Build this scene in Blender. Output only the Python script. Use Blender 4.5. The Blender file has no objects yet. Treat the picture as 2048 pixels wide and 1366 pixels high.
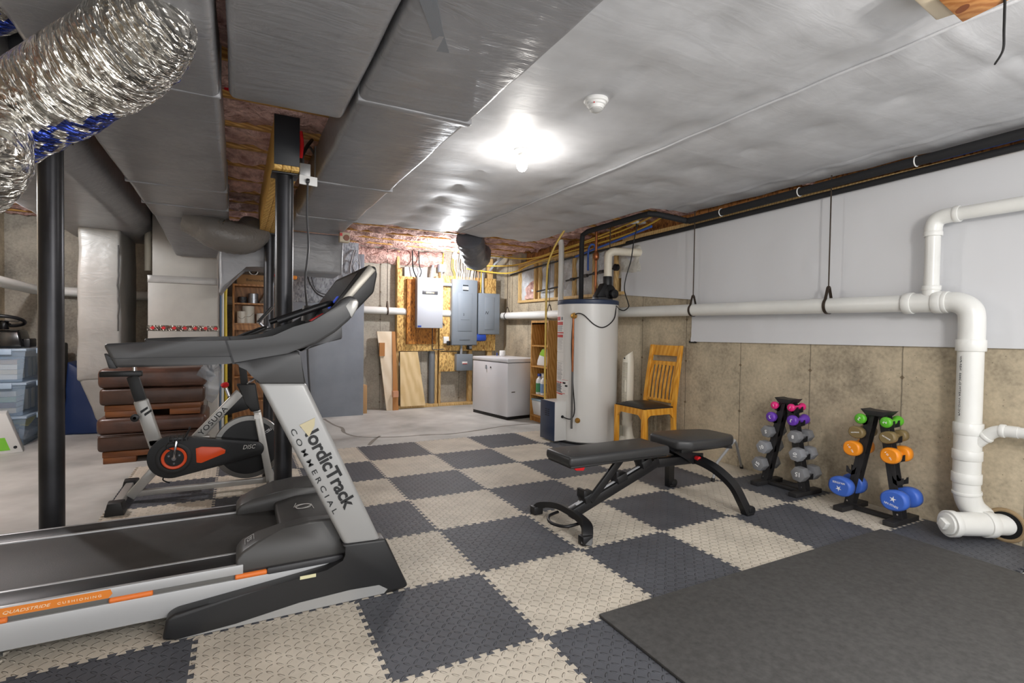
import bpy, bmesh, math, random
from mathutils import Vector, Matrix, noise
random.seed(7)
PI = math.pi
SC = bpy.context.scene
COL = SC.collection
V = Vector

# ------------------------------------------------------------------ camera (solved from the floor tile grid, 1 tile = 0.61 m)
F, YAW, PITCH, ROLL = 1038.2994, 0.487561523, -0.0216663075, 0.014627063
CAM = V((-1.08140617, -2.34450938, 1.21589525))
_f = V((math.sin(YAW)*math.cos(PITCH), math.cos(YAW)*math.cos(PITCH), math.sin(PITCH)))
_r = V((math.cos(YAW), -math.sin(YAW), 0.0)); _u = _r.cross(_f)
RT = _r*math.cos(ROLL) + _u*math.sin(ROLL); UP = -_r*math.sin(ROLL) + _u*math.cos(ROLL); FW = _f
def ray(px, py): return RT*((px-1024)/F) - UP*((py-683)/F) + FW
def AX(px, py, X): d = ray(px, py); return CAM + d*((X-CAM.x)/d.x)      # pixel -> point on the plane x = X
def AY(px, py, Y): d = ray(px, py); return CAM + d*((Y-CAM.y)/d.y)
def AZ(px, py, Z): d = ray(px, py); return CAM + d*((Z-CAM.z)/d.z)

cd = bpy.data.cameras.new('camera'); cam = bpy.data.objects.new('camera', cd); COL.objects.link(cam)
cd.sensor_width = 36.0; cd.lens = F*36.0/2048.0; cd.clip_start = 0.02; cd.clip_end = 100
m = Matrix((RT, UP, -FW)).transposed().to_4x4(); m.translation = CAM; cam.matrix_world = m
SC.camera = cam
SC.view_settings.view_transform = 'Standard'
SC.view_settings.look = 'None'
SC.view_settings.gamma = 1.0
SC.view_settings.use_curve_mapping = False

# ------------------------------------------------------------------ materials
def lin(c):
    c = c/255.0
    return c/12.92 if c <= 0.04045 else ((c+0.055)/1.055)**2.4
def rgb(c): return (lin(c[0]), lin(c[1]), lin(c[2]), 1.0)
class NT:
    def __init__(s, name):
        s.m = bpy.data.materials.new(name); s.m.use_nodes = True
        s.t = s.m.node_tree; s.n = s.t.nodes; s.l = s.t.links
        s.b = s.n['Principled BSDF']
    def node(s, t, **k):
        n = s.n.new(t)
        for a, v in k.items(): setattr(n, a, v)
        return n
    def link(s, a, b): s.l.new(a, b)
    def coord(s, obj=True, scale=(1,1,1), rot=(0,0,0)):
        tc = s.node('ShaderNodeTexCoord'); mp = s.node('ShaderNodeMapping')
        mp.inputs['Scale'].default_value = scale; mp.inputs['Rotation'].default_value = rot
        geo = s.node('ShaderNodeNewGeometry')
        s.link(tc.outputs['Object'] if obj else geo.outputs['Position'], mp.inputs['Vector'])
        return mp.outputs['Vector']
    def noise(s, vec, scale, detail=4, rough=.55, dist=0):
        n = s.node('ShaderNodeTexNoise'); n.inputs['Scale'].default_value = scale
        n.inputs['Detail'].default_value = detail; n.inputs['Roughness'].default_value = rough
        n.inputs['Distortion'].default_value = dist
        s.link(vec, n.inputs['Vector']); return n.outputs['Fac']
    def math(s, op, a, b=None, c=None, clamp=False):
        n = s.node('ShaderNodeMath', operation=op); n.use_clamp = clamp
        for i, x in enumerate((a, b, c)):
            if x is None: continue
            if isinstance(x, (int, float)): n.inputs[i].default_value = x
            else: s.link(x, n.inputs[i])
        return n.outputs[0]
    def ramp(s, fac, stops):
        r = s.node('ShaderNodeValToRGB'); e = r.color_ramp.elements
        while len(e) < len(stops): e.new(0.5)
        for q, (p, c) in zip(e, stops): q.position = p; q.color = c if len(c) == 4 else rgb(c)
        s.link(fac, r.inputs['Fac']); return r.outputs['Color']
    def mix(s, fac, a, b, mode='MIX'):
        n = s.node('ShaderNodeMix', data_type='RGBA', blend_type=mode)
        for i, x in ((0, fac), (6, a), (7, b)):
            if isinstance(x, (int, float)): n.inputs[i].default_value = x
            elif isinstance(x, tuple): n.inputs[i].default_value = x if len(x) == 4 else rgb(x)
            else: s.link(x, n.inputs[i])
        return n.outputs[2]
    def bump(s, h, strength=.3, dist=.01):
        n = s.node('ShaderNodeBump'); n.inputs['Strength'].default_value = strength
        n.inputs['Distance'].default_value = dist
        s.link(h, n.inputs['Height']); s.link(n.outputs['Normal'], s.b.inputs['Normal'])
MATS = {}
def M(name, col, rough=.5, metal=0.0, var=.0, vscale=6, bump=0.0, bscale=60, bdist=.004, stretch=(1,1,1), spec=.5, coat=0.0, trans=0.0, emit=0.0, ior=1.45, alpha=1.0, world=False):
    if name in MATS: return MATS[name]
    t = NT(name); b = t.b
    b.inputs['Base Color'].default_value = rgb(col); b.inputs['Roughness'].default_value = rough
    b.inputs['Metallic'].default_value = metal; b.inputs['Specular IOR Level'].default_value = spec
    b.inputs['Coat Weight'].default_value = coat; b.inputs['Transmission Weight'].default_value = trans
    b.inputs['IOR'].default_value = ior; b.inputs['Alpha'].default_value = alpha
    if emit: b.inputs['Emission Color'].default_value = rgb(col); b.inputs['Emission Strength'].default_value = emit
    if var or bump:
        vec = t.coord(obj=not world, scale=stretch)
    if var:
        f = t.noise(vec, vscale)
        a = tuple(max(0, c*(1-var)) for c in col); d = tuple(min(255, c*(1+var*.7)) for c in col)
        t.link(t.ramp(f, [(.3, a), (.72, d)]), b.inputs['Base Color'])
    if bump: t.bump(t.noise(vec, bscale, 5), bump, bdist)
    MATS[name] = t.m
    return t.m

def wood(name, dark, light, scale=(1,1,1), rough=.55, rings=14):
    if name in MATS: return MATS[name]
    t = NT(name); vec = t.coord(scale=scale)
    w = t.node('ShaderNodeTexWave', wave_type='BANDS', bands_direction='DIAGONAL')
    w.inputs['Scale'].default_value = rings; w.inputs['Distortion'].default_value = 6; w.inputs['Detail'].default_value = 3; w.inputs['Detail Scale'].default_value = 1.2
    t.link(vec, w.inputs['Vector'])
    n = t.noise(vec, 9, 5)
    f = t.math('ADD', t.math('MULTIPLY', w.outputs['Fac'], .5), t.math('MULTIPLY', n, .5))
    t.link(t.ramp(f, [(.25, dark), (.75, light)]), t.b.inputs['Base Color']); t.b.inputs['Roughness'].default_value = rough
    t.bump(f, .12, .003); MATS[name] = t.m; return t.m

def foam_tile(name, base):
    """closed-cell foam with raised lozenges in alternating directions, laid out in world metres"""
    t = NT(name); geo = t.node('ShaderNodeNewGeometry'); sp = t.node('ShaderNodeSeparateXYZ')
    t.link(geo.outputs['Position'], sp.inputs[0])
    k = 1/.034
    x = t.math('MULTIPLY', t.math('ADD', sp.outputs[0], 100.0), k); y = t.math('MULTIPLY', t.math('ADD', sp.outputs[1], 100.0), k)
    fx, fy = t.math('FLOOR', x), t.math('FLOOR', y)
    par = t.math('MODULO', t.math('ADD', fx, fy), 2.0)
    lx = t.math('SUBTRACT', t.math('SUBTRACT', x, fx), .5); ly = t.math('SUBTRACT', t.math('SUBTRACT', y, fy), .5)
    p, q = t.math('ADD', lx, ly), t.math('SUBTRACT', lx, ly)
    inv = t.math('SUBTRACT', 1.0, par)
    a = t.math('ADD', t.math('MULTIPLY', p, par), t.math('MULTIPLY', q, inv))
    b = t.math('ADD', t.math('MULTIPLY', q, par), t.math('MULTIPLY', p, inv))
    a2 = t.math('POWER', t.math('ABSOLUTE', t.math('DIVIDE', a, .66)), 2.0)
    b2 = t.math('POWER', t.math('ABSOLUTE', t.math('DIVIDE', b, .22)), 2.0)
    h = t.math('MULTIPLY', t.math('SUBTRACT', 1.0, t.math('ADD', a2, b2)), 1.6, clamp=True)
    n = t.noise(geo.outputs['Position'], 5, 4)
    lo = tuple(c*.93 for c in base); hi = tuple(min(255, c*1.05) for c in base)
    t.link(t.ramp(n, [(.3, lo), (.7, hi)]), t.b.inputs['Base Color'])
    t.b.inputs['Roughness'].default_value = .56; t.b.inputs['Specular IOR Level'].default_value = .4
    fine = t.math('MULTIPLY', t.noise(geo.outputs['Position'], 400, 2), .05)
    t.bump(t.math('ADD', h, fine), 1.0, .007)
    MATS[name] = t.m; return t.m

def concrete_wall(name, base, axis):
    """form-cast concrete: mottled, pitted, vertical panel seams every 0.61 m"""
    t = NT(name); geo = t.node('ShaderNodeNewGeometry'); sp = t.node('ShaderNodeSeparateXYZ'); P = geo.outputs['Position']
    t.link(P, sp.inputs[0])
    n1 = t.noise(P, 2.2, 6, .65); n2 = t.noise(P, 40, 4); n3 = t.noise(P, 9, 3)
    f = t.math('ADD', t.math('MULTIPLY', n1, .7), t.math('MULTIPLY', n2, .3))
    col = t.ramp(f, [(.3, tuple(c*.66 for c in base)), (.5, base), (.72, tuple(min(255, c*1.2) for c in base))])
    s = t.math('ADD', sp.outputs[1 if axis == 'x' else 0], 65.0 + .124)
    u = t.math('FRACT', t.math('DIVIDE', s, .65))
    wob = t.math('MULTIPLY', t.math('SUBTRACT', t.noise(P, 14, 3), .5), .012)
    d = t.math('ABSOLUTE', t.math('SUBTRACT', t.math('ADD', u, wob), .5))
    seam = t.math('LESS_THAN', d, .0065)
    col = t.mix(t.math('MULTIPLY', seam, .6), col, tuple(c*.42 for c in base))
    vo = t.node('ShaderNodeTexVoronoi'); vo.inputs['Scale'].default_value = 22; t.link(P, vo.inputs['Vector'])
    pit = t.math('LESS_THAN', vo.outputs['Distance'], .075)
    col = t.mix(t.math('MULTIPLY', pit, .55), col, tuple(c*.4 for c in base))
    # rusty form-tie spots on the seams
    z = t.math('FRACT', t.math('DIVIDE', t.math('ADD', sp.outputs[2], .12), .42))
    dz = t.math('MULTIPLY', t.math('ABSOLUTE', t.math('SUBTRACT', z, .5)), .42)
    dd = t.math('ADD', t.math('MULTIPLY', d, .61), dz)
    tie = t.math('LESS_THAN', t.math('ADD', dd, t.math('MULTIPLY', n3, .012)), .022)
    col = t.mix(t.math('MULTIPLY', tie, .7), col, (92, 74, 52))
    t.link(col, t.b.inputs['Base Color']); t.b.inputs['Roughness'].default_value = .85
    h = t.math('SUBTRACT', t.math('ADD', t.math('MULTIPLY', n2, .4), n1), t.math('ADD', t.math('MULTIPLY', pit, .5), t.math('MULTIPLY', seam, .7)))
    t.bump(h, .5, .006); MATS[name] = t.m; return t.m

def osb(name, light, dark):
    t = NT(name); vec = t.coord(scale=(1, 1, .45), rot=(0, .5, 0))
    vo = t.node('ShaderNodeTexVoronoi'); vo.inputs['Scale'].default_value = 62; t.link(vec, vo.inputs['Vector'])
    sp = t.node('ShaderNodeSeparateColor'); t.link(vo.outputs['Color'], sp.inputs[0])
    n = t.noise(vec, 60, 4)
    f = t.math('ADD', t.math('MULTIPLY', sp.outputs[0], .6), t.math('MULTIPLY', n, .4))
    t.link(t.ramp(f, [(.2, dark), (.5, light), (.8, tuple(min(255, c*1.12) for c in light))]), t.b.inputs['Base Color'])
    t.b.inputs['Roughness'].default_value = .7; t.bump(f, .4, .004); MATS[name] = t.m; return t.m

def foil(name, col=(226, 223, 216)):
    """metallised film: long crinkles running round the duct, finer creases between them"""
    t = NT(name); P = t.node('ShaderNodeNewGeometry').outputs['Position']
    dp = t.node('ShaderNodeVectorMath', operation='DOT_PRODUCT'); t.link(P, dp.inputs[0]); dp.inputs[1].default_value = (.70, -.60, .38)
    mu = t.node('ShaderNodeVectorMath', operation='SCALE'); mu.inputs[0].default_value = (.70, -.60, .38); t.link(t.math('MULTIPLY', dp.outputs['Value'], 3.2), mu.inputs['Scale'])
    ad = t.node('ShaderNodeVectorMath', operation='ADD'); t.link(P, ad.inputs[0]); t.link(mu.outputs[0], ad.inputs[1]); Q = ad.outputs[0]
    n1 = t.noise(Q, 6, 6, .6, 1.4)
    def cells(scale, warp):
        nz = t.node('ShaderNodeTexNoise'); nz.inputs['Scale'].default_value = scale*.6; t.link(Q, nz.inputs['Vector'])
        sc = t.node('ShaderNodeVectorMath', operation='SCALE'); t.link(nz.outputs['Color'], sc.inputs[0]); sc.inputs['Scale'].default_value = warp
        av = t.node('ShaderNodeVectorMath', operation='ADD'); t.link(Q, av.inputs[0]); t.link(sc.outputs[0], av.inputs[1])
        vo = t.node('ShaderNodeTexVoronoi'); vo.inputs['Scale'].default_value = scale; t.link(av.outputs[0], vo.inputs['Vector'])
        return vo.outputs['Distance']
    h = t.math('ADD', t.math('ADD', t.math('MULTIPLY', cells(7, .25), 1.0), t.math('MULTIPLY', cells(19, .12), .42)), t.math('MULTIPLY', t.noise(P, 70, 3), .08))
    t.link(t.ramp(n1, [(.3, tuple(c*.86 for c in col)), (.7, tuple(min(255, c*1.12) for c in col))]), t.b.inputs['Base Color'])
    t.b.inputs['Metallic'].default_value = .95; t.b.inputs['Roughness'].default_value = .22
    t.bump(h, 1.0, .07); MATS[name] = t.m; return t.m

def wrap(name, col, rough=.42, amp=.45):
    """vinyl duct wrap: fine cross wrinkles and broad puckers"""
    t = NT(name); P = t.node('ShaderNodeNewGeometry').outputs['Position']
    mp = t.node('ShaderNodeMapping'); mp.inputs['Scale'].default_value = (2.2, 9, 6); t.link(P, mp.inputs['Vector'])
    n1 = t.noise(mp.outputs['Vector'], 1.6, 5, .6, .8); n2 = t.noise(P, 3.5, 3)
    h = t.math('ADD', t.math('MULTIPLY', n1, .5), n2)
    t.link(t.ramp(n2, [(.25, tuple(c*.93 for c in col)), (.75, tuple(min(255, c*1.05) for c in col))]), t.b.inputs['Base Color'])
    t.b.inputs['Roughness'].default_value = rough; t.bump(h, amp, .02); MATS[name] = t.m; return t.m

def brushed(name, col, rough=.35):
    t = NT(name); vec = t.coord(scale=(60, 60, 1.5)); n = t.noise(vec, 3, 3)
    t.link(t.ramp(n, [(.3, tuple(c*.8 for c in col)), (.7, col)]), t.b.inputs['Base Color'])
    t.b.inputs['Metallic'].default_value = .85; t.b.inputs['Roughness'].default_value = rough; MATS[name] = t.m; return t.m

# ------------------------------------------------------------------ mesh builder
WL = {}      # world offset of every parent
def wl(o): return WL.get(o.name, V((0, 0, 0)))
def cat(pts, n=8, closed=False):
    """Catmull-Rom through the points"""
    P = [V(p) for p in pts]; out = []
    N = len(P); rng = range(N if closed else N-1)
    for i in rng:
        if closed: a, b, c, d = P[(i-1) % N], P[i], P[(i+1) % N], P[(i+2) % N]
        else: a, b, c, d = P[max(i-1, 0)], P[i], P[i+1], P[min(i+2, N-1)]
        for k in range(n):
            t = k/n
            out.append(.5*((2*b)+(c-a)*t+(2*a-5*b+4*c-d)*t*t+(3*b-a-3*c+d)*t**3))
    if not closed: out.append(P[-1].copy())
    return out
class MB:
    def __init__(s): s.bm = bmesh.new(); s.mi = 0
    def _fin(s, verts, faces, bev=0, seg=2):
        for f in faces: f.material_index = s.mi
        if bev > 0:
            es = list({e for f in faces for e in f.edges})
            r = bmesh.ops.bevel(s.bm, geom=es, offset=bev, segments=seg, affect='EDGES', clamp_overlap=True, profile=.5)
            for f in r['faces']: f.material_index = s.mi
    def hexa(s, c, bev=0, seg=2):
        """c: 8 corners, bottom ring then top ring"""
        v = [s.bm.verts.new(p) for p in c]
        fs = [s.bm.faces.new([v[i] for i in q]) for q in ((3,2,1,0),(4,5,6,7),(0,1,5,4),(1,2,6,5),(2,3,7,6),(3,0,4,7))]
        s._fin(v, fs, bev, seg); return s
    def box(s, x0, x1, y0, y1, z0, z1, bev=0, seg=2):
        return s.hexa([V(p) for p in ((x0,y0,z0),(x1,y0,z0),(x1,y1,z0),(x0,y1,z0),(x0,y0,z1),(x1,y0,z1),(x1,y1,z1),(x0,y1,z1))], bev, seg)
    def obox(s, c, size, R=None, bev=0, seg=2):
        c = V(c); R = R or Matrix.Identity(3); h = V(size)/2
        return s.hexa([c + R @ V((a*h.x, b*h.y, d*h.z)) for a, b, d in ((-1,-1,-1),(1,-1,-1),(1,1,-1),(-1,1,-1),(-1,-1,1),(1,-1,1),(1,1,1),(-1,1,1))], bev, seg)
    def bar(s, p0, p1, w, h, up=(0,0,1), bev=0, seg=2):
        p0, p1 = V(p0), V(p1); d = (p1-p0).normalized(); u = V(up); sd = d.cross(u).normalized(); u = sd.cross(d)
        a, b = sd*(w/2), u*(h/2)
        return s.hexa([p0-a-b, p0+a-b, p1+a-b, p1-a-b, p0-a+b, p0+a+b, p1+a+b, p1-a+b], bev, seg)
    def prism(s, pts, vec, bev=0, seg=2):
        vec = V(vec); A = [s.bm.verts.new(V(p)) for p in pts]; B = [s.bm.verts.new(V(p)+vec) for p in pts]; n = len(A)
        fs = [s.bm.faces.new(A), s.bm.faces.new(B[::-1])]
        for i in range(n): fs.append(s.bm.faces.new((A[i], B[i], B[(i+1) % n], A[(i+1) % n])))
        s._fin(A+B, fs, bev, seg); return s
    def tube(s, pts, r, seg=12, smooth=0, closed=False, caps=True):
        P = cat(pts, smooth, closed) if smooth else [V(p) for p in pts]
        n = len(P); rs = r if isinstance(r, (list, tuple)) else None
        rad = [(rs[min(int(i*(len(rs)-1)/max(n-1, 1)), len(rs)-1)] + ((i*(len(rs)-1)/max(n-1, 1)) % 1)*((rs[min(int(i*(len(rs)-1)/max(n-1, 1))+1, len(rs)-1)]-rs[min(int(i*(len(rs)-1)/max(n-1, 1)), len(rs)-1)]))) if rs else r for i in range(n)]
        T = []
        for i in range(n):
            a = P[i-1] if (i or closed) else P[i]; b = P[(i+1) % n] if (i < n-1 or closed) else P[i]
            d = (b-a); T.append(d.normalized() if d.length > 1e-9 else V((0, 0, 1)))
        u = T[0].orthogonal().normalized(); rings = []
        for i in range(n):
            u = (u - T[i]*u.dot(T[i])); u = u.normalized() if u.length > 1e-6 else T[i].orthogonal().normalized()
            w = T[i].cross(u)
            rings.append([s.bm.verts.new(P[i] + (u*math.cos(2*PI*k/seg) + w*math.sin(2*PI*k/seg))*rad[i]) for k in range(seg)])
        fs = []
        for i in range(n if closed else n-1):
            A, B = rings[i], rings[(i+1) % n]
            for k in range(seg): fs.append(s.bm.faces.new((A[k], A[(k+1) % seg], B[(k+1) % seg], B[k])))
        if caps and not closed: fs.append(s.bm.faces.new(rings[0][::-1])); fs.append(s.bm.faces.new(rings[-1]))
        s._fin([], fs); return s
    def cyl(s, p0, p1, r0, r1=None, seg=24, bev=0):
        p0, p1 = V(p0), V(p1); r1 = r0 if r1 is None else r1
        if bev:
            d = (p1-p0).normalized(); L = (p1-p0).length
            return s.lathe([(0, 0), (r0-bev, 0), (r0-bev*.3, bev*.3), (r0, bev), (r1, L-bev), (r1-bev*.3, L-bev*.3), (r1-bev, L), (0, L)], p0, d, seg)
        return s.tube2(p0, p1, r0, r1, seg)
    def tube2(s, p0, p1, r0, r1, seg):
        d = (p1-p0).normalized(); u = d.orthogonal().normalized(); w = d.cross(u)
        A = [s.bm.verts.new(p0+(u*math.cos(2*PI*k/seg)+w*math.sin(2*PI*k/seg))*r0) for k in range(seg)]
        B = [s.bm.verts.new(p1+(u*math.cos(2*PI*k/seg)+w*math.sin(2*PI*k/seg))*r1) for k in range(seg)]
        fs = [s.bm.faces.new((A[k], A[(k+1) % seg], B[(k+1) % seg], B[k])) for k in range(seg)] + [s.bm.faces.new(A[::-1]), s.bm.faces.new(B)]
        s._fin([], fs); return s
    def lathe(s, prof, o, ax=(0,0,1), seg=24, sx=1, sy=1, u=None):
        o, ax = V(o), V(ax).normalized(); u = V(u).normalized() if u else ax.orthogonal().normalized(); w = ax.cross(u); rings = []
        for r, h in prof:
            if r < 1e-6: rings.append([s.bm.verts.new(o+ax*h)])
            else: rings.append([s.bm.verts.new(o+ax*h+(u*math.cos(2*PI*k/seg)*sx+w*math.sin(2*PI*k/seg)*sy)*r) for k in range(seg)])
        fs = []
        for A, B in zip(rings, rings[1:]):
            for k in range(seg):
                k2 = (k+1) % seg
                if len(A) == 1 and len(B) == 1: continue
                if len(A) == 1: fs.append(s.bm.faces.new((A[0], B[k2], B[k])))
                elif len(B) == 1: fs.append(s.bm.faces.new((A[k], A[k2], B[0])))
                else: fs.append(s.bm.faces.new((A[k], A[k2], B[k2], B[k])))
        s._fin([], fs); return s
    def ell(s, c, r, R=None, seg=20, rings=12):
        c = V(c); R = R or Matrix.Identity(3); rr = r if isinstance(r, (tuple, list)) else (r, r, r); rows = []
        for i in range(rings+1):
            th = PI*i/rings
            if i in (0, rings): rows.append([s.bm.verts.new(c+R @ V((0, 0, rr[2]*math.cos(th))))])
            else: rows.append([s.bm.verts.new(c+R @ V((rr[0]*math.sin(th)*math.cos(2*PI*k/seg), rr[1]*math.sin(th)*math.sin(2*PI*k/seg), rr[2]*math.cos(th)))) for k in range(seg)])
        fs = []
        for A, B in zip(rows, rows[1:]):
            for k in range(seg):
                k2 = (k+1) % seg
                if len(A) == 1: fs.append(s.bm.faces.new((A[0], B[k], B[k2])))
                elif len(B) == 1: fs.append(s.bm.faces.new((A[k], B[0], A[k2])))
                else: fs.append(s.bm.faces.new((A[k], B[k], B[k2], A[k2])))
        s._fin([], fs); return s
    def torus(s, c, ax, R, r, seg=32, ts=10, a0=0, a1=2*PI, u=None):
        c, ax = V(c), V(ax).normalized(); u = V(u).normalized() if u else ax.orthogonal().normalized(); w = ax.cross(u)
        full = abs(a1-a0-2*PI) < 1e-4; n = seg if full else seg+1
        return s.tube([c+(u*math.cos(a0+(a1-a0)*k/seg)+w*math.sin(a0+(a1-a0)*k/seg))*R for k in range(n)], r, ts, closed=full)
    def sweep(s, path, sec, up, caps=True):
        """section points (a,b): a along side, b along up; path list of points; up fixed vector or list"""
        P = [V(p) for p in path]; n = len(P); rings = []
        for i in range(n):
            d = (P[min(i+1, n-1)]-P[max(i-1, 0)]).normalized(); uv = V(up); sd = d.cross(uv).normalized(); u2 = sd.cross(d)
            ss = sec(i/(n-1)) if callable(sec) else sec
            rings.append([s.bm.verts.new(P[i]+sd*a+u2*b) for a, b in ss])
        fs = []; k = len(rings[0])
        for A, B in zip(rings, rings[1:]):
            for j in range(k): fs.append(s.bm.faces.new((A[j], A[(j+1) % k], B[(j+1) % k], B[j])))
        if caps: fs.append(s.bm.faces.new(rings[0][::-1])); fs.append(s.bm.faces.new(rings[-1]))
        s._fin([], fs); return s
    def grid(s, fn, nu, nv):
        g = [[s.bm.verts.new(fn(i/nu, j/nv)) for j in range(nv+1)] for i in range(nu+1)]
        fs = [s.bm.faces.new((g[i][j], g[i+1][j], g[i+1][j+1], g[i][j+1])) for i in range(nu) for j in range(nv)]
        s._fin([], fs); return s
    def face(s, pts):
        f = s.bm.faces.new([s.bm.verts.new(V(p)) for p in pts]); s._fin([], [f]); return s
    def jitter(s, amp, freq, seed=0):
        for v in s.bm.verts: v.co += noise.noise_vector(v.co*freq+V((seed, seed*2, 0)))*amp
        return s
    def subd(s, maxlen, it=6):
        for _ in range(it):
            es = [e for e in s.bm.edges if e.calc_length() > maxlen]
            if not es: break
            bmesh.ops.subdivide_edges(s.bm, edges=es, cuts=1, use_grid_fill=True)
        return s
    def build(s, name, mats, parent=None, smooth=True, ang=38, normals=True):
        bm = s.bm
        if normals: bmesh.ops.recalc_face_normals(bm, faces=bm.faces)
        if parent is not None:
            off = wl(parent)
            if off.length > 0: bmesh.ops.translate(bm, vec=-off, verts=bm.verts)
        if smooth:
            ca = math.radians(ang)
            for f in bm.faces: f.smooth = True
            for e in bm.edges:
                if len(e.link_faces) == 2 and e.calc_face_angle(0) > ca: e.smooth = False
        me = bpy.data.meshes.new(name); bm.to_mesh(me); bm.free()
        for q in (mats if isinstance(mats, (list, tuple)) else [mats]): me.materials.append(q)
        o = bpy.data.objects.new(name, me); COL.objects.link(o)
        if parent is not None:
            o.parent = parent; WL[o.name] = wl(parent).copy()
        return o
def tag(o, label, category, group=None):
    o['label'] = label; o['category'] = category
    if group: o['group'] = group
    return o
def thing(name, label, category, loc=(0,0,0), group=None):
    o = bpy.data.objects.new(name, None); COL.objects.link(o); o.empty_display_size = .1
    o.location = loc; WL[o.name] = V(loc); return tag(o, label, category, group)
def struct(o): o['kind'] = 'structure'; return o
def lab(o, label): o['label'] = label; return o
def dup(root, loc=None, rotz=None, label=None, group=None):
    def rec(o, par):
        c = o.copy(); COL.objects.link(c)
        if par is not None: c.parent = par
        for ch in list(o.children): rec(ch, c)
        return c
    r = rec(root, None)
    if loc is not None: r.location = loc
    if rotz is not None: r.rotation_euler = (0, 0, rotz)
    if label: r['label'] = label
    if group: r['group'] = group
    WL[r.name] = V(r.location)
    return r
def text(s, name, mat, parent, origin, xd, yd, height, width=None, bold=0.0, shear=0.0, space=1.0, depth=.0006, center=False):
    cu = bpy.data.curves.new('t', 'FONT'); cu.body = s; cu.size = 1.0; cu.shear = shear; cu.space_character = space; cu.offset = bold; cu.resolution_u = 3; cu.extrude = .004
    ob = bpy.data.objects.new('t', cu); COL.objects.link(ob)
    dg = bpy.context.evaluated_depsgraph_get(); me = bpy.data.meshes.new_from_object(ob.evaluated_get(dg))
    bpy.data.objects.remove(ob); bpy.data.curves.remove(cu)
    xs = [v.co.x for v in me.vertices]; ys = [v.co.y for v in me.vertices]
    x0, x1, y0, y1 = min(xs), max(xs), min(ys), max(ys)
    sy = height/(y1-y0); sx = (width/(x1-x0)) if width else sy
    xd, yd = V(xd).normalized(), V(yd).normalized(); zd = xd.cross(yd); o = V(origin)-(wl(parent) if parent else V((0, 0, 0)))
    if center: o = o - xd*((x1-x0)*sx/2) - yd*((y1-y0)*sy/2)
    for v in me.vertices:
        c = v.co; v.co = o + xd*((c.x-x0)*sx) + yd*((c.y-y0)*sy) + zd*(c.z/.004*depth)
    me.name = name; me.materials.clear(); me.materials.append(mat)
    t = bpy.data.objects.new(name, me); COL.objects.link(t)
    if parent: t.parent = parent
    return t
def rotm(ax, deg): return Matrix.Rotation(math.radians(deg), 3, ax)
# ------------------------------------------------------------------ palette
conc = M('concrete_floor', (188,188,184), .62, var=.16, vscale=1.6, bump=.15, bscale=30, world=True)
crackm = M('crack_filler', (132,128,120), .8)
cwx = concrete_wall('concrete_side', (178,165,142), 'x'); cwy = concrete_wall('concrete_back', (166,159,146), 'y')
beige = foam_tile('foam_beige', (206,197,182)); dark = foam_tile('foam_charcoal', (84,86,92))
rubber = M('rubber_mat', (80,79,78), .8, var=.12, vscale=40, bump=.35, bscale=260, bdist=.002)
sheetm = wrap('white_vinyl', (196,197,200), .52, .22)
wallsheet = M('wall_vinyl', (212,213,216), .4, bump=.18, bscale=2.2, bdist=.03, world=True)
wrapm = wrap('grey_duct_wrap', (136,136,139), .34, .6)
wrapl = wrap('light_duct_wrap', (150,147,142), .38, .6)
foilm = foil('foil'); foilb = foil('foil_blue_print', (60,80,170)); foilt = foil('foil_tape', (214,208,198))
joistm = wood('joist_lumber', (158,106,46), (214,166,88), (1, 5, 5), rings=5)
yellowood = wood('beam_lumber', (186,140,62), (222,182,98), (5, 1, 5), rings=5)
frame_w = wood('stud_lumber', (188,150,92), (222,190,132), (6, 6, 1), rings=4)
subfl = osb('subfloor_osb', (176,120,66), (118,72,38))
pink = M('pink_fiberglass', (238,178,168), .95, var=.3, vscale=12, bump=1.0, bscale=26, bdist=.05)
blackpaint = M('black_paint', (34,36,40), .5, bump=.15, bscale=40)
steelp = M('black_steel_post', (58,58,61), .34, metal=.6, var=.25, vscale=3)
pvc = M('white_pvc', (226,226,222), .28, var=.03, vscale=3)
pvcold = M('cream_pvc', (222,214,196), .35, var=.05)
blackrub = M('black_foam_insulation', (30,30,32), .75, bump=.25, bscale=120)
blk = M('black_plastic', (26,26,28), .4)
blkg = M('black_gloss', (16,16,18), .18)
dkgrey = M('dark_grey_plastic', (62,62,64), .42, var=.06, vscale=5)
white = M('white_plastic', (228,228,226), .35)
rust = M('dark_rod_steel', (72,62,54), .5, metal=.6)
copper = M('copper', (150,92,58), .38, metal=.8, var=.2, vscale=10)
brass = M('brass', (190,150,84), .35, metal=.9)
chrome = M('chrome', (200,200,204), .18, metal=1.0)
redm = M('red_plastic', (196,28,34), .4)
orange = M('orange_plastic', (226,118,44), .42)
bluem = M('blue_plastic', (34,62,140), .45)
yellow = M('yellow_plastic', (224,190,64), .45)
inkb = M('black_ink', (22,22,24), .5)
inkw = M('white_ink', (236,236,236), .5)

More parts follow.
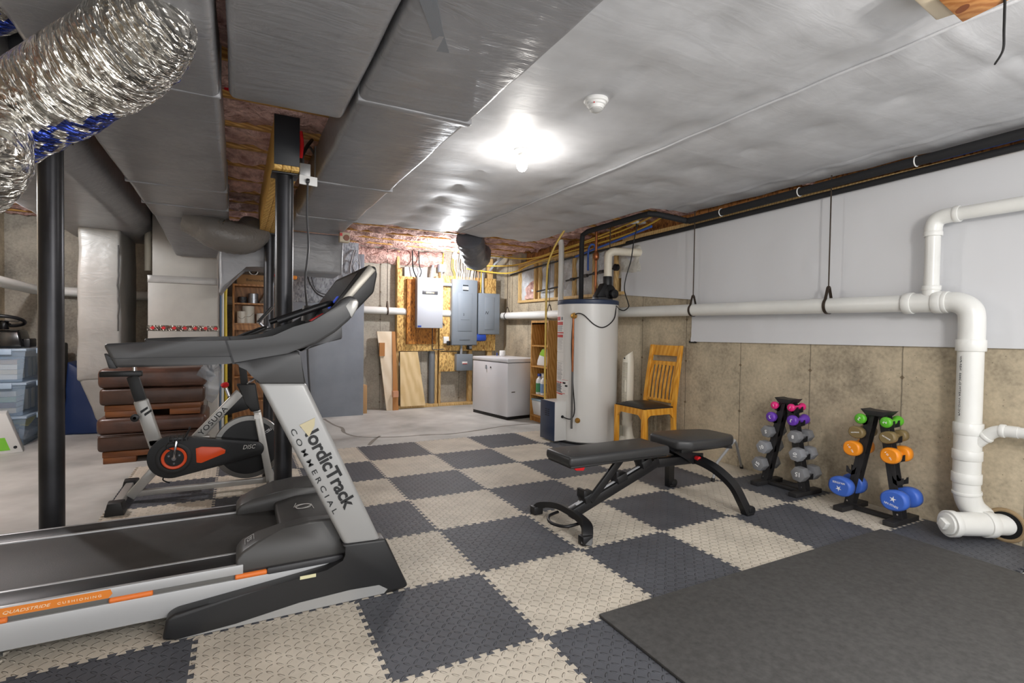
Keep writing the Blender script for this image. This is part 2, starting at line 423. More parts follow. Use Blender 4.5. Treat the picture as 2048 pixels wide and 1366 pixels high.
# ------------------------------------------------------------------ setting
XL, XR, YB, ZC, FZ = -3.42, 2.97, 5.6, 2.42, -.013
fl = struct(MB().box(XL-.2, XR+.2, -3.6, YB+.2, FZ-.15, FZ).build('floor', conc, smooth=False))
def ribbon(mb, pts, w):
    P = [V((p.x, p.y, FZ)) for p in cat(pts, 5)]
    for i, (a, b) in enumerate(zip(P, P[1:])):
        d = (b-a).normalized(); s = V((-d.y, d.x, 0))*(w*(.7+.5*noise.noise(a*6)))
        mb.hexa([a-s, a+s, b+s, b-s, a-s+V((0,0,.0015)), a+s+V((0,0,.0015)), b+s+V((0,0,.0015)), b-s+V((0,0,.0015))])
cr = MB()
ribbon(cr, [AZ(*p, FZ) for p in [(648,838),(668,850),(684,856),(690,866),(722,874),(790,874),(850,870),(900,868),(960,860),(1010,852),(1084,846)]], .022)
ribbon(cr, [AZ(*p, FZ) for p in [(760,872),(748,880),(738,890)]], .02)
lab(cr.build('crack_filler', crackm, fl, smooth=False), 'dark filled crack line')
bm_ = MB(); bm_.box(XR, XR+.2, -3.6, 5.02, FZ, 1.655); bm_.box(XR, XR+.2, 5.02, YB+.2, FZ, 2.69)
wr = struct(bm_.build('wall_right', cwx, smooth=False))
struct(MB().box(XL-.2, XR, YB, YB+.2, FZ, 2.69).build('wall_back', cwy, smooth=False))
struct(MB().box(XL-.2, XL, -3.6, YB, FZ, 2.69).build('wall_left', cwx, smooth=False))
struct(MB().box(XL-.2, XR+.2, -3.6, YB+.2, 2.69, 2.72).build('ceiling', subfl, smooth=False))
sill = MB(); sill.prism([(XR+.0, -2.0, 2.315), (XR, 2.5, 2.285), (XR, 2.5, 2.325), (XR, -2.0, 2.355)], (-.022, 0, 0))
struct(sill.build('trim_1', frame_w, smooth=False))
# upper right wall behind the sheeting and insulation
struct(MB().box(XR+.1, XR+.2, -3.6, 5.02, 1.655, 2.69).build('trim_2', subfl, smooth=False))

# ------------------------------------------------------------------ foam floor tiles
T = .61
ORD = ['first','second','third','fourth','fifth','sixth','seventh','eighth','ninth']
def edge(i, j, o):
    """shared dovetailed edge: list of points from corner (i,j) along +x ('h') or +y ('v'), corners excluded"""
    n, d, out = 11, .0095, []
    for k in range(n):
        for t, s in ((k-.05, d), (k+.55, d), (k+.45, -d), (k+1.05, -d)):
            t = min(max(t, .30), n-.30)/n*T
            out.append((i*T+t, j*T+s) if o == 'h' else (i*T+s, j*T+t))
    return out
def tile(i, j):
    b = edge(i, j, 'h'); r = edge(i+1, j, 'v'); t = edge(i, j+1, 'h')[::-1]; l = edge(i, j, 'v')[::-1]
    pts = [(i*T, j*T)]+b+[((i+1)*T, j*T)]+r+[((i+1)*T, (j+1)*T)]+t+[(i*T, (j+1)*T)]+l
    if i == 4: pts = [(min(x, XR-.004), y) for x, y in pts]
    cx, cy = (i+.5)*T, (j+.5)*T
    pts = [(cx+(x-cx)*.9985, cy+(y-cy)*.9985) for x, y in pts]
    clean = [pts[0]]
    for p in pts[1:]:
        if (p[0]-clean[-1][0])**2+(p[1]-clean[-1][1])**2 > 1e-8: clean.append(p)
    mb = MB(); mb.prism([(x, y, FZ+.0005) for x, y in clean], (0, 0, -FZ-.0005))
    bmesh.ops.triangulate(mb.bm, faces=list(mb.bm.faces), ngon_method='EAR_CLIP')
    isd = (i+j) % 2 == 0
    o = mb.build('foam_floor_tile', dark if isd else beige, smooth=False)
    tag(o, '%s foam floor tile, %s from the right wall, %s row from the far edge' % ('charcoal' if isd else 'beige', ORD[4-i], ORD[4-j]), 'floor tile', 'interlocking foam floor tiles')
for j in range(-2, 5):
    for i in range(-3, 5):
        if j == -2 and i in (-3, -2, 1, 2, 3): continue
        tile(i, j)
mt = MB(); mt.box(.286, 2.47, -2.2, -.592, .0005, .013, .004)
tag(mt.build('rubber_mat', rubber), 'large plain dark grey rubber mat lying over the tiles at lower right', 'mat')

# ------------------------------------------------------------------ ceiling framing, insulation
JP = .446
joists = []
for k in range(1, 13):
    y = k*JP
    mb = MB(); mb.box(XL, XR+.1, y-.019, y+.019, 2.455, 2.69, .003)
    tag(mb.build('ceiling_joist', joistm), 'wooden ceiling joist, %s from the back wall' % (ORD[12-k] if 12-k < 9 else ['tenth','eleventh','twelfth'][12-k-9]), 'joist', 'ceiling joists')
for k in range(0, 13):
    y0, y1 = k*JP+.02, min((k+1)*JP-.02, YB-.01)
    seed = k*3.1
    def fn(u, v):
        x = XL+.05+u*(XR-XL); y = y0+v*(y1-y0); e = math.sin(PI*v)
        z = 2.487-.04*e+.05*noise.noise(V((x*5, y*9, seed)))+.025*noise.noise(V((x*17, y*21, seed)))
        if y < 3.85 and -.3 < x < (2.6 if y > 1.45 else 2.97): z = max(z, 2.462)
        return V((x, y, z))
    mb = MB(); mb.grid(fn, 150, 7)
    # back of the batt so that it is a body, not a skin
    g = mb.bm; bot = [v for v in g.verts]
    r = bmesh.ops.extrude_face_region(g, geom=list(g.faces)); vs = [e for e in r['geom'] if isinstance(e, bmesh.types.BMVert)]
    for v in vs: v.co.z = 2.685
    tag(mb.build('insulation_batt', pink), 'pink fiberglass batt between joists, %s bay from the back wall' % (ORD[12-k] if 12-k < 9 else ['tenth','eleventh','twelfth','thirteenth'][12-k-9]), 'insulation', 'pink batts between the ceiling joists')
# batts hanging over the rim along the back wall
def rimbatt(x0, x1, seed):
    def fn(u, v):
        x = x0+u*(x1-x0); a = v*PI
        return V((x, YB-.02-.10*math.sin(a)*(1+.5*noise.noise(V((x*6, v*3, seed)))), 2.20+.24*v+.03*noise.noise(V((x*7, v*4, seed+4)))))
    mb = MB(); mb.grid(fn, 60, 12); return mb
tag(rimbatt(.45, 1.85, 3).build('insulation_batt', pink), 'pink batt stuffed along the top of the back wall above leaning boards', 'insulation')

# ------------------------------------------------------------------ white vinyl ceiling sheeting
def zsheet(x, y, xs, sgn):
    d = 9
    for xx in xs:
        for k in range(-6, 9):
            yy = k*JP+.0
            dd = math.hypot((x-xx)*1.1, (y-yy)*.62)
            d = min(d, dd)
    sag = .040*(1-math.exp(-(d/.15)**.75))
    if sgn == 0: sag *= min(1, abs(x-1.37)/.2)
    else: sag *= min(1, abs(x-1.335)/.2)
    sag += .004*math.sin(PI*((y/JP) % 1.0))**2
    sag += .006*noise.noise(V((x*1.7, y*2.3, 3.3+sgn)))*min(1, abs(x-1.35)/.2) + .0022*noise.noise(V((x*3, y*14, 7+sgn)))
    return 2.447-sag
def sheet_mesh(x0, x1, y0, y1, xs, sgn, lipl=False, lipr=False, notch=None):
    nu, nv = int((x1-x0)/.03), int((y1-y0)/.03)
    def fn(u, v):
        x = x0+u*(x1-x0); y = y0+v*(y1-y0)
        z = zsheet(x, y, xs, sgn)
        if lipr: z -= .024*math.exp(-((x1-x)/.028)**2)*(.8+.3*noise.noise(V((y*2, 1, 1))))
        if lipl: z += .006 - .012*math.exp(-((x-2.70-.02*noise.noise(V((y*1.5,0,0))))/.016)**2) - .008*math.exp(-((y+1.30)/.02)**2)
        if v > .985 : z -= .02*noise.noise(V((x*5, 0, 2)))
        return V((x, y, z))
    mb = MB(); mb.grid(fn, nu, nv)
    if notch:
        dl = [f for f in mb.bm.faces if notch(f.calc_center_median())]
        bmesh.ops.delete(mb.bm, geom=dl, context='FACES')
    return mb
s1 = sheet_mesh(-.20, 1.37, -3.4, 3.72, (-.2, .57, 1.25), 0, lipr=True).build('ceiling_sheet', sheetm, ang=180)
tag(s1, 'white vinyl ceiling sheet holding the bulb, between the duct and the long seam', 'vinyl sheeting')
sf = MB(); sf.tube([(1.372+.004*noise.noise(V((y*.8,0,0))), y, zsheet(1.372, y, (-.2,.57,1.25), 0)-.026) for y in [-3.4+.1*i for i in range(72)]], .007, 8); lab(sf.build('seam_fold', sheetm, s1), 'long straight folded seam')
s2 = sheet_mesh(1.335, 2.93, -3.4, 3.78, (1.4, 1.94, 2.75), 5, lipl=True, notch=lambda c: c.x > 2.46+.02*noise.noise(V((c.y*4, 0, 0))) and c.y > 1.50).build('ceiling_sheet', sheetm, ang=180)
tag(s2, 'white vinyl ceiling sheet between the long seam and the right wall', 'vinyl sheeting')

# white vinyl on the right wall
def wsheet(y0, y1, zb0, zb1, zt0, zt1, seed, folds):
    def fn(u, v):
        y = y0+u*(y1-y0); zb = zb0+u*(zb1-zb0); zt = zt0+u*(zt1-zt0)
        z = zb+v*(zt-zb)
        x = XR-.012+.006*noise.noise(V((y*2.2, z*2.5, seed)))+.002*noise.noise(V((y*9, z*6, seed)))
        for fz, am in folds: x -= am*math.exp(-((z-fz)/.02)**2)
        if v < .03: x -= .006
        return V((x, y, z))
    mb = MB(); mb.grid(fn, int((y1-y0)/.035), int((max(zt0, zt1)-min(zb0, zb1))/.03)); return mb
lo = wsheet(-2.6, 1.425, 1.165, 1.128, 2.335, 2.29, 1, ((1.235, .004),))
up = wsheet(1.40, 2.52, 1.548, 1.655, 2.295, 2.27, 2, ())
o = lo.build('wall_sheet', wallsheet, ang=180); tag(o, 'long white vinyl sheet covering the upper right wall behind the drain pipe', 'vinyl sheeting')
o = up.build('wall_sheet', wallsheet, ang=180); tag(o, 'shorter white vinyl sheet on the upper wall between the long sheet and the heater', 'vinyl sheeting')
# little black clip under the sheet corner
tag(MB().box(XR-.02, XR-.004, 1.36, 1.45, 1.115, 1.135, .004).build('sheet_clip', blk), 'small black clip at the lower left corner of the long wall sheet', 'clip')

# ------------------------------------------------------------------ ducts
ZD = 2.2
def duct(x0, x1, y0, y1, z0, z1, seed, name, label, mat=None, amp=.006, bands=(), bev=.03):
    mb = MB(); mb.box(x0, x1, y0, y1, z0, z1, bev, 3); mb.subd(.13); mb.jitter(amp, 4.5, seed)
    o = mb.build(name, mat or wrapm, ang=60); tag(o, label, 'duct')
    return o
dA = duct(-.62, -.10, -3.3, 3.42, ZD, 2.44, 1, 'wrapped_duct', 'long grey wrapped duct running from overhead beside the white ceiling sheet')
def seam(o, x0, x1, y, z0, z1, w=.05, m=None):
    mb = MB()
    mb.box(x0-.006, x1+.006, y-w/2, y+w/2, z0-.007, z1, .006); mb.subd(.12); mb.jitter(.003, 20, y)
    return mb.build('wrap_seam', m or wrapm, o, ang=60)
for y in (-.02, 1.4, 2.62): seam(dA, -.62, -.10, y, ZD, 2.43)
st = MB(); st.prism([AZ(*p, ZD-.003) for p in [(838,0),(862,62),(868,102),(898,106),(886,62),(874,0)]], (0, 0, .004)); lab(st.build('tape_strip', M('grey_tape', (118,122,128), .25, bump=.3, bscale=30), dA), 'shiny grey tape strip')
dB = duct(-1.755, -1.15, -3.3, 3.33, ZD, 2.44, 2, 'wrapped_duct', 'wide grey wrapped duct leading to the furnace plenum, foil hose joins it')
for y in (.25, 2.05, 2.75): seam(dB, -1.755, -1.15, y, ZD, 2.43, .02)
# taper down to the plenum, part of this duct
tp = MB(); a = [(-1.745, 3.30, 2.205), (-1.155, 3.30, 2.205), (-1.275, 4.21, 1.95), (-1.655, 4.21, 1.95)]
tp.hexa([V(p) for p in a]+[V((-1.745, 3.30, 2.43)), V((-1.155, 3.30, 2.43)), V((-1.275, 4.21, 2.43)), V((-1.655, 4.21, 2.43))], .02); tp.subd(.15); tp.jitter(.005, 6)
tp.build('taper', wrapm, dB, ang=60)
dC = duct(-1.115, -.635, -3.3, .26, ZD+.004, 2.44, 3, 'wrapped_duct', 'flat grey wrapped cross duct overhead joining the two long ducts', amp=.004)
pz = MB(); sec = [(-2.62, 2.15), (-2.00, 2.15), (-1.88, 2.26), (-1.88, 2.44), (-2.62, 2.44)]
pz.prism([(x, .3, z) for x, z in sec], (0, 4.72, 0), .03, 3); pz.subd(.15); pz.jitter(.006, 5, 9)
dL = pz.build('wrapped_duct', wrapm, ang=60); tag(dL, 'grey wrapped return duct behind the left steel post with slanted side', 'duct')
rz = MB()
rz.hexa([V(p) for p in ((-2.45,4.05,.66),(-2.10,4.05,.66),(-2.10,5.0,.66),(-2.45,5.0,.66),(-2.44,4.05,2.17),(-2.11,4.05,2.17),(-2.11,5.0,2.17),(-2.44,5.0,2.17))], .03, 3)
rz.subd(.12); rz.jitter(.012, 5, 4)
ris = rz.build('wrapped_riser', wrapl, ang=60); tag(ris, 'upright pale grey wrapped duct dropping behind the brown ottomans', 'duct')
bz = MB(); bz.hexa([V(p) for p in ((-2.30,4.06,.26),(-1.905,4.06,.02),(-1.905,4.98,.02),(-2.30,4.98,.26),(-2.46,4.06,.74),(-1.905,4.06,.74),(-1.905,4.98,.74),(-2.46,4.98,.74))], .03, 2); bz.subd(.12); bz.jitter(.008, 6, 2)
bz.build('boot', wrapl, ris, ang=60)
sm = MB(); sm.tube([(-2.12+.012*noise.noise(V((0, 0, z*9))), 4.035, z) for z in [1.15+.05*i for i in range(18)]], .008, 6); lab(sm.build('stitched_seam', M('seam_dark', (70,68,66), .6), ris), 'dark puckered seam')
# cross duct at the end
ez = MB(); fp = [(-.055, 2.215), (-.075, 1.785), (-.83, 1.80), (-1.01, 1.84), (-1.235, 1.52), (-1.235, 2.21)]
ez.prism([(x, 3.5, z) for x, z in fp], (0, .5, 0), .028, 3); ez.subd(.1); ez.jitter(.007, 7, 5)
dE = ez.build('wrapped_duct', wrapm, ang=60); tag(dE, 'grey wrapped duct box hanging between the furnace and the leaning grey board', 'duct')
# furnace with plenum
fn_ = thing('furnace', 'beige furnace cabinet with plenum and red dotted foil tape behind the bike', 'furnace', (-1.57, 4.55, FZ))
cab = M('furnace_cabinet', (168,163,156), .45, bump=.08, bscale=4, var=.03); cabd = M('furnace_panel', (190,186,178), .4)
MB().box(-1.865, -1.275, 4.23, 4.95, 1.715, 2.43, .006).build('plenum', cab, fn_)
MB().box(-1.90, -1.27, 4.2, 4.95, FZ, 1.69, .006).build('cabinet', cab, fn_)
z_ = MB(); z_.box(-1.903, -1.267, 4.19, 4.96, 1.66, 1.735, .004); z_.subd(.06); z_.jitter(.003, 25); z_.build('foil_tape', M('tape_dull', (158,154,150), .35, metal=.3, bump=.5, bscale=40), fn_, ang=60)
z_ = MB(); z_.box(-1.905, -1.265, 4.194, 4.96, 1.155, 1.215, .003); z_.subd(.05); z_.jitter(.0025, 30); lt = z_.build('foil_tape', foilt, fn_, ang=60)
for k in range(7):
    x = -1.86+k*.095
    d = MB(); d.prism([(x-.022, 4.189, 1.185), (x+.004, 4.189, 1.207), (x+.024, 4.189, 1.187), (x+.006, 4.189, 1.168)], (0, .004, 0)); d.build('tape_mark', redm, lt)
MB().box(-1.36, -1.262, 4.185, 4.6, FZ, .80, .004).build('side_panel', M('furnace_white', (206,202,194), .4), fn_)
# corrugated grey connector from the wide duct
fx = MB(); P = cat([(-1.50,3.22,2.17),(-1.36,3.2,2.13),(-1.2,3.2,2.06),(-1.02,3.25,2.06),(-.93,3.35,2.16)], 10)
fx.tube(P, [(.10+.05*min(1, i/14))+.005*(i % 2) for i in range(len(P))], 28); fx.jitter(.007, 14, 1)
fxo = fx.build('flex_duct', M('flex_grey', (112,108,104), .35, bump=.6, bscale=25, bdist=.01, stretch=(1,4,1)), ang=60); tag(fxo, 'short wrinkled grey flexible duct between the wide duct and the wooden beam', 'flexible duct')
bd = MB(); bd.tube([(-1.30,3.2,2.105), (-1.21,3.2,2.065)], .148, 28); bd.subd(.04); bd.jitter(.003, 40); bd.build('foil_tape', foilt, fxo, ang=60)

# ------------------------------------------------------------------ foil flex ducts near the camera
def foilduct(pts, r, label, seed, wr=1.0):
    P = cat(pts, 22); mb = MB(); n = len(P); seg = 72
    mb.tube(P, r, seg)
    bm = mb.bm; bm.verts.ensure_lookup_table(); bm.faces.ensure_lookup_table()
    ax = (P[-1]-P[0]).normalized()
    for v in bm.verts:
        c = v.co; i = min(v.index//seg, n-1); rad = (c-P[i]); rl = rad.length
        if rl < 1e-5: continue
        s = (c-P[0]).dot(ax)
        q = c*9+V((seed, 0, 0)); st = V((c.x*5, c.y*5, c.z*5))+ax*(s*34)
        d = .024*noise.noise(q)*wr + .016*abs(noise.noise(st))*wr + .010*abs(noise.noise(c*24))*wr
        v.co = c + rad/rl*d
    for f in bm.faces:
        c = f.calc_center_median(); i = min(range(n), key=lambda k: (P[k]-c).length_squared) if f.index % seg == 0 else None
        f.material_index = 0
    # printed blue stripe along one side
    for f in bm.faces:
        k = f.index % seg
        c = f.calc_center_median()
        i = min(f.index//seg, n-1); nrm = (c-P[i]); ang = math.atan2(nrm.z, nrm.dot(V((ax.y, -ax.x, 0)).normalized()))
        if -1.42 < ang < -1.16 and noise.noise(c*30) > -.22 and noise.noise(c*4+V((seed, 5, 0))) > -.3: f.material_index = 1
    return tag(mb.build('foil_flex_duct', [foilm, foilb], ang=180), label, 'flexible duct')
def RP(px, py, d): return CAM+ray(px, py)*d
foilduct([RP(-330, 440, 2.05), RP(-110, 312, 1.86), RP(60, 216, 1.74), RP(175, 148, 1.66), RP(255, 100, 1.62), RP(292, 40, 1.68), RP(292, -50, 1.9)], .142, 'thick crinkled silver foil duct in front of the left post', 1)
foilduct([RP(-330, 500, 1.65), RP(-130, 385, 1.56), RP(-62, 340, 1.5), RP(-38, 290, 1.55), RP(-50, 215, 1.75)], .118, 'small end of silver foil duct at the left picture edge below the thick one', 5)
foilduct([RP(-260, 60, 1.85), RP(-120, 5, 1.75), RP(10, -45, 1.7), RP(70, -110, 1.8)], .125, 'silver foil duct in the top left corner of the ceiling', 9)
dk = MB(); dk.tube([RP(-80,130,2.1), RP(60,80,2.12), RP(160,10,2.1), RP(240,-25,2.05), RP(300,5,2.0), RP(318,70,2.0)], .09, 24, 8); dk.jitter(.008, 9)
tag(dk.build('flex_duct', M('flex_dark', (60,62,66), .4, bump=.5, bscale=20), ang=60), 'dark flexible duct curving behind the thick foil duct at top left', 'flexible duct')

# ------------------------------------------------------------------ beam and steel posts
bt = thing('support_beam', 'yellow three ply wooden beam with black painted end resting on the posts', 'beam', (-.82, 1.1, 2.14))
for k in range(3):
    x = -.892+k*.046; mb = MB(); mb.box(x, x+.0445, 1.0, 3.5, 2.14, 2.452, .004); mb.build('ply', yellowood, bt)
lab(MB().box(-.893, -.755, .992, 1.0, 2.165, 2.452, .001).build('painted_end', blackpaint, bt), 'black painted beam end')
def post(x, y, zt, r, label, plate=True):
    t = thing('steel_post', label, 'post', (x, y, FZ), 'round steel posts')
    MB().cyl((x, y, FZ+.008), (x, y, zt-.01), r, seg=36).build('shaft', steelp, t)
    mb = MB(); mb.box(x-r*1.45, x+r*1.45, y-r*1.45, y+r*1.45, zt-.012, zt-.001, .002); mb.build('top_plate', blk, t)
    mb = MB(); mb.box(x-r*1.5, x+r*1.5, y-r*1.5, y+r*1.5, FZ, FZ+.01, .002); mb.build('base_plate', blk, t)
    return t
post(-.828, 1.115, 2.14, .051, 'black steel post standing right behind the treadmill upright')
post(-.80, 3.38, 2.14, .048, 'slimmer looking black steel post at the far end of the beam')
post(-1.95, 1.23, 2.2, .054, 'black steel post at left behind the treadmill belt')
# ------------------------------------------------------------------ right wall: pipes and drain
t = thing('insulated_pipe', 'black foam covered pipe along the top of the right wall, turning to the heater', 'pipe', (2.86, 0, 2.35))
MB().tube([(2.85,-2.3,2.40),(2.85,1.38,2.318)], .031, 14).build('pipe_run', blackrub, t)
MB().tube([(2.85,1.36,2.318),(2.85,1.42,2.325),(2.60,1.56,2.385),(2.525,1.60,2.39),(2.52,1.75,2.39),(2.515,2.60,2.375),(2.515,2.70,2.35),(2.515,2.715,2.25),(2.52,2.72,1.575)], .029, 14).build('pipe_run', blackrub, t)
for y in (1.0, .25, -.55):
    z = 2.318+(1.38-y)*.0223
    MB().torus((2.85,y,z), (0,1,0), .033, .004, 20, 6).build('clip', white, t)
t = tag(MB().tube([(2.915,-2.3,2.345),(2.915,1.6,2.262),(2.93,2.4,2.25)], .022, 12).build('insulated_pipe', blackrub), 'thinner black foam covered pipe just below the thick one on the right wall', 'pipe')
t = tag(MB().tube([(2.90,-2.3,2.392),(2.905,-.95,2.362),(2.92,-.6,2.36)], .011, 10, 6).build('water_tube', M('blue_pex',(52,92,176),.4)), 'short blue water tube beside the black pipes at the right picture edge', 'pipe')

def pipe_ring(mb, c, ax, r, L, w=.008):
    c, ax = V(c), V(ax).normalized()
    mb.lathe([(r-.004, -L/2), (r+w-.002, -L/2), (r+w, -L/2+.003), (r+w, L/2-.003), (r+w-.002, L/2), (r-.004, L/2)], c, ax, 36)
t = thing('drain_pipe', 'thick white drain pipe along the right wall bending down to a cleanout at the floor', 'pipe', (2.85, -.87, FZ))
MB().tube([(2.85,5.45,1.452),(2.85,-.60,1.432)], .057, 32).build('horizontal_pipe', pvc, t)
e = MB(); e.tube([(2.85,-.58,1.432),(2.85,-.74,1.432),(2.85,-.80,1.425),(2.85,-.85,1.39),(2.85,-.868,1.33),(2.85,-.868,1.13)], [.061,.062,.064,.066,.066,.066], 32, 6)
pipe_ring(e, (2.85,-.868,1.165), (0,0,1), .066, .07); pipe_ring(e, (2.85,-.735,1.432), (0,1,0), .063, .03, .006)
e.build('elbow', pvc, t)
e = MB(); e.tube([(2.85,-.52,1.432),(2.85,-.74,1.432)], .063, 32); pipe_ring(e, (2.85,-.535,1.432), (0,1,0), .063, .05); pipe_ring(e, (2.85,-.70,1.432), (0,1,0), .063, .05)
e.tube([(2.85,-.655,1.44),(2.85,-.655,1.53)], .047, 28); pipe_ring(e, (2.85,-.655,1.525), (0,0,1), .045, .03, .006); e.build('tee', pvc, t)
e = MB(); e.tube([(2.85,-.655,1.52),(2.85,-.655,1.90)], .041, 28); e.build('branch_riser', pvc, t)
e = MB(); e.tube([(2.85,-.655,1.87),(2.85,-.658,1.92),(2.85,-.675,1.955),(2.85,-.71,1.972),(2.85,-.78,1.975)], .047, 28, 5); pipe_ring(e, (2.85,-.655,1.87), (0,0,1), .046, .03, .005); pipe_ring(e, (2.85,-.78,1.975), (0,1,0), .046, .03, .005); e.build('branch_elbow', pvc, t)
MB().tube([(2.85,-.77,1.975),(2.85,-2.6,1.99)], .041, 28).build('branch_run', pvc, t)
MB().tube([(2.85,-.868,1.15),(2.85,-.868,.36)], .064, 36).build('vertical_pipe', pvc, t)
e = MB()
for z, L in ((.66, .07), (.50, .06), (.36, .06)): pipe_ring(e, (2.85,-.868,z), (0,0,1), .066, L)
e.tube([(2.85,-.868,.68),(2.85,-.868,.34)], .068, 36); e.build('coupling', pvc, t)
e = MB(); e.tube([(2.85,-.89,.555),(2.85,-.945,.615),(2.85,-.985,.655),(2.85,-1.03,.672),(2.85,-1.10,.675)], .034, 24, 6); pipe_ring(e, (2.85,-.955,.625), (0,-.7,.7), .034, .02, .005); pipe_ring(e, (2.85,-1.03,.673), (0,1,0), .034, .025, .005); e.tube([(2.85,-1.09,.675),(2.85,-2.5,.70)], .031, 24); e.build('side_branch', pvc, t)
e = MB(); e.tube([(2.85,-.868,.37),(2.85,-.87,.29),(2.86,-.876,.23),(2.885,-.89,.175),(2.93,-.92,.125)], .067, 32, 6); pipe_ring(e, (2.853,-.871,.27), (.1,-.05,-1), .067, .02, .006); e.build('lower_bend', pvc, t)
A, B = V((2.655,-.86,.105)), V((2.965,-1.005,.098)); d = (B-A).normalized()
e = MB(); e.tube([A, A+d*.25], .068, 36); pipe_ring(e, A+d*.02, d, .069, .04, .008); pipe_ring(e, A+d*.245, d, .069, .05, .008); e.build('cleanout_body', pvc, t)
MB().tube([A+d*.24, B+d*.06], .062, 32).build('wall_stub', pvc, t)
e = MB(); e.cyl(A-d*.014, A+d*.01, .062, seg=36, bev=.003); s = d.cross(V((0,0,1))).normalized(); R = Matrix((s, d, V((0,0,1)))).transposed()
e.obox(A-d*.028, (.05,.03,.05), R @ rotm('Y', 28), .004); e.build('cleanout_plug', pvc, t)
# printing on the pipe
tx = text('PVC-DWV ASTM D-2665  NSF-PW', 'pipe_print', inkb, t, (2.79-.006,-.842,.74), (0,0,1), (0,1,0) if False else (-.45,-.89,0), .012, .36)
ho = MB(); ho.torus((2.968,-1.016,.098), (1,0,0), .09, .012, 32, 8); ho.build('wall_hole_edge', M('grout',(150,128,96),.9,bump=.6,bscale=30), t)
lab(MB().lathe([(0,0),(.085,0),(.085,.006),(0,.006)], (2.962,-1.016,.098), (1,0,0), 32).build('wall_hole', M('hole_dark',(12,12,12),.9), t), 'dark wall opening around the pipe')
tag(MB().tube([(2.48,2.0+.0,1.43)] if False else [(.45,5.5,1.49),(1.10,5.5,1.48),(2.75,5.5,1.455)], .055, 28).build('drain_pipe', pvc), 'white drain pipe on the back wall passing behind the electrical boards', 'pipe')
tag(MB().tube([(-3.12,2.2,1.66),(-3.12,5.42,1.60),(-3.06,5.49,1.597),(-1.0,5.5,1.55)], .055, 28).build('drain_pipe', pvc), 'white drain pipe on the left wall above the storage boxes', 'pipe')

def hanger(x, y, zp, zt, rp, label, ax='y'):
    t = thing('pipe_hanger', label, 'hanger', (x, y, zp), 'pipe hangers')
    MB().tube([(x,y,zp+rp+.075),(x,y,zt)], .005, 8).build('rod', rust, t)
    e = MB(); n = 30
    pts = []
    for k in range(n+1):
        a = -PI*.5+ (2*PI)*k/n - PI
        pts.append(a)
    # strap: U around the pipe closing to a point on the rod
    prof = [(0, rp+.085), (-.014, rp+.06)] + [(-(rp+.005)*math.cos(a), -(rp+.005)*math.sin(a)) for a in [PI*k/16 - .55 for k in range(0, 1)]]
    arc = [(-(rp+.004)*math.cos(a), (rp+.004)*math.sin(a)) for a in [.9-(.9*2+PI)*k/24 for k in range(25)]]
    path = [(-.008, rp+.085)]+arc+[(.008, rp+.085)]
    P = [V((x+a, y, zp+b)) if ax == 'y' else V((x, y+a, zp+b)) for a, b in path]
    sec = [(-.011,-.002),(.011,-.002),(.011,.002),(-.011,.002)]
    rings = []
    side = V((0,1,0)) if ax == 'y' else V((1,0,0))
    for i in range(len(P)):
        dd = (P[min(i+1,len(P)-1)]-P[max(i-1,0)]).normalized(); nn = dd.cross(side)
        rings.append([e.bm.verts.new(P[i]+side*a+nn*b) for a, b in sec])
    for q, w in zip(rings, rings[1:]):
        for k in range(4): e.bm.faces.new((q[k], q[(k+1)%4], w[(k+1)%4], w[k]))
    e.cyl((x,y,zp+rp+.07),(x,y,zp+rp+.092), .011, seg=6)
    e.build('clevis', rust, t)
hanger(2.85, 1.312, 1.438, 2.40, .057, 'pipe hanger at the left end of the long wall sheet')
hanger(2.85, .0, 1.434, 2.41, .057, 'pipe hanger in the middle of the white wall sheet')
hanger(2.85, 3.95, 1.446, 2.42, .057, 'pipe hanger above the tall narrow bookcase')
hanger(2.85, 5.25, 1.450, 2.42, .057, 'pipe hanger nearest the back right corner')
hanger(.93, 5.5, 1.483, 2.42, .055, 'pipe hanger on the back wall left of the wooden board', 'x')
hanger(-3.12, 4.0, 1.632, 2.42, .055, 'pipe hanger on the left wall pipe')

# ------------------------------------------------------------------ stud wall with foil faced batts right of the heater corner
t = thing('stud_wall', 'open wooden stud frame with insulation above the concrete behind the heater', 'stud wall', (2.95, 3.6, 1.66))
MB().box(2.93,3.06, 2.45,5.05, 1.657,1.695,.002).build('bottom_plate', frame_w, t)
MB().box(2.93,3.06, 2.20,5.05, 2.24,2.285,.002).build('top_plate', frame_w, t)
ys = [5.03,4.53,4.40,3.95,3.50,3.05,2.62]
for y in ys: MB().box(2.935,3.06, y-.019,y+.019, 1.695,2.24,.002).build('stud', frame_w, t)
silver = M('foil_facing', (206,210,214), .5, metal=.1, var=.12, vscale=5, bump=.9, bscale=11, bdist=.04)
def batt(y0, y1, z0, z1, m, label, seed):
    def fn(u, v):
        y, z = y0+u*(y1-y0), z0+v*(z1-z0); e = min(1, 6*min(u,1-u,v,1-v))
        return V((2.985-.035*e+.03*noise.noise(V((y*6,z*6,seed))), y, z))
    mb = MB(); mb.grid(fn, 16, 16)
    bmesh.ops.extrude_face_region
    r = bmesh.ops.extrude_face_region(mb.bm, geom=list(mb.bm.faces))
    for v in [q for q in r['geom'] if isinstance(q, bmesh.types.BMVert)]: v.co.x = 3.065
    tag(mb.build('insulation_batt', m), label, 'insulation')
batt(4.55,5.01,1.70,2.24,silver,'silver batt in the stud bay nearest the back corner',1)
batt(3.97,4.38,1.70,2.24,silver,'silver batt in the second stud bay from the back corner',2)
batt(3.52,3.93,1.70,2.24,silver,'silver batt left of the white upright pipe',3)
batt(3.07,3.48,1.70,2.24,silver,'silver batt behind the black heater pipe',4)
batt(2.64,3.03,1.70,2.24,silver,'silver batt behind the copper pipe',5)
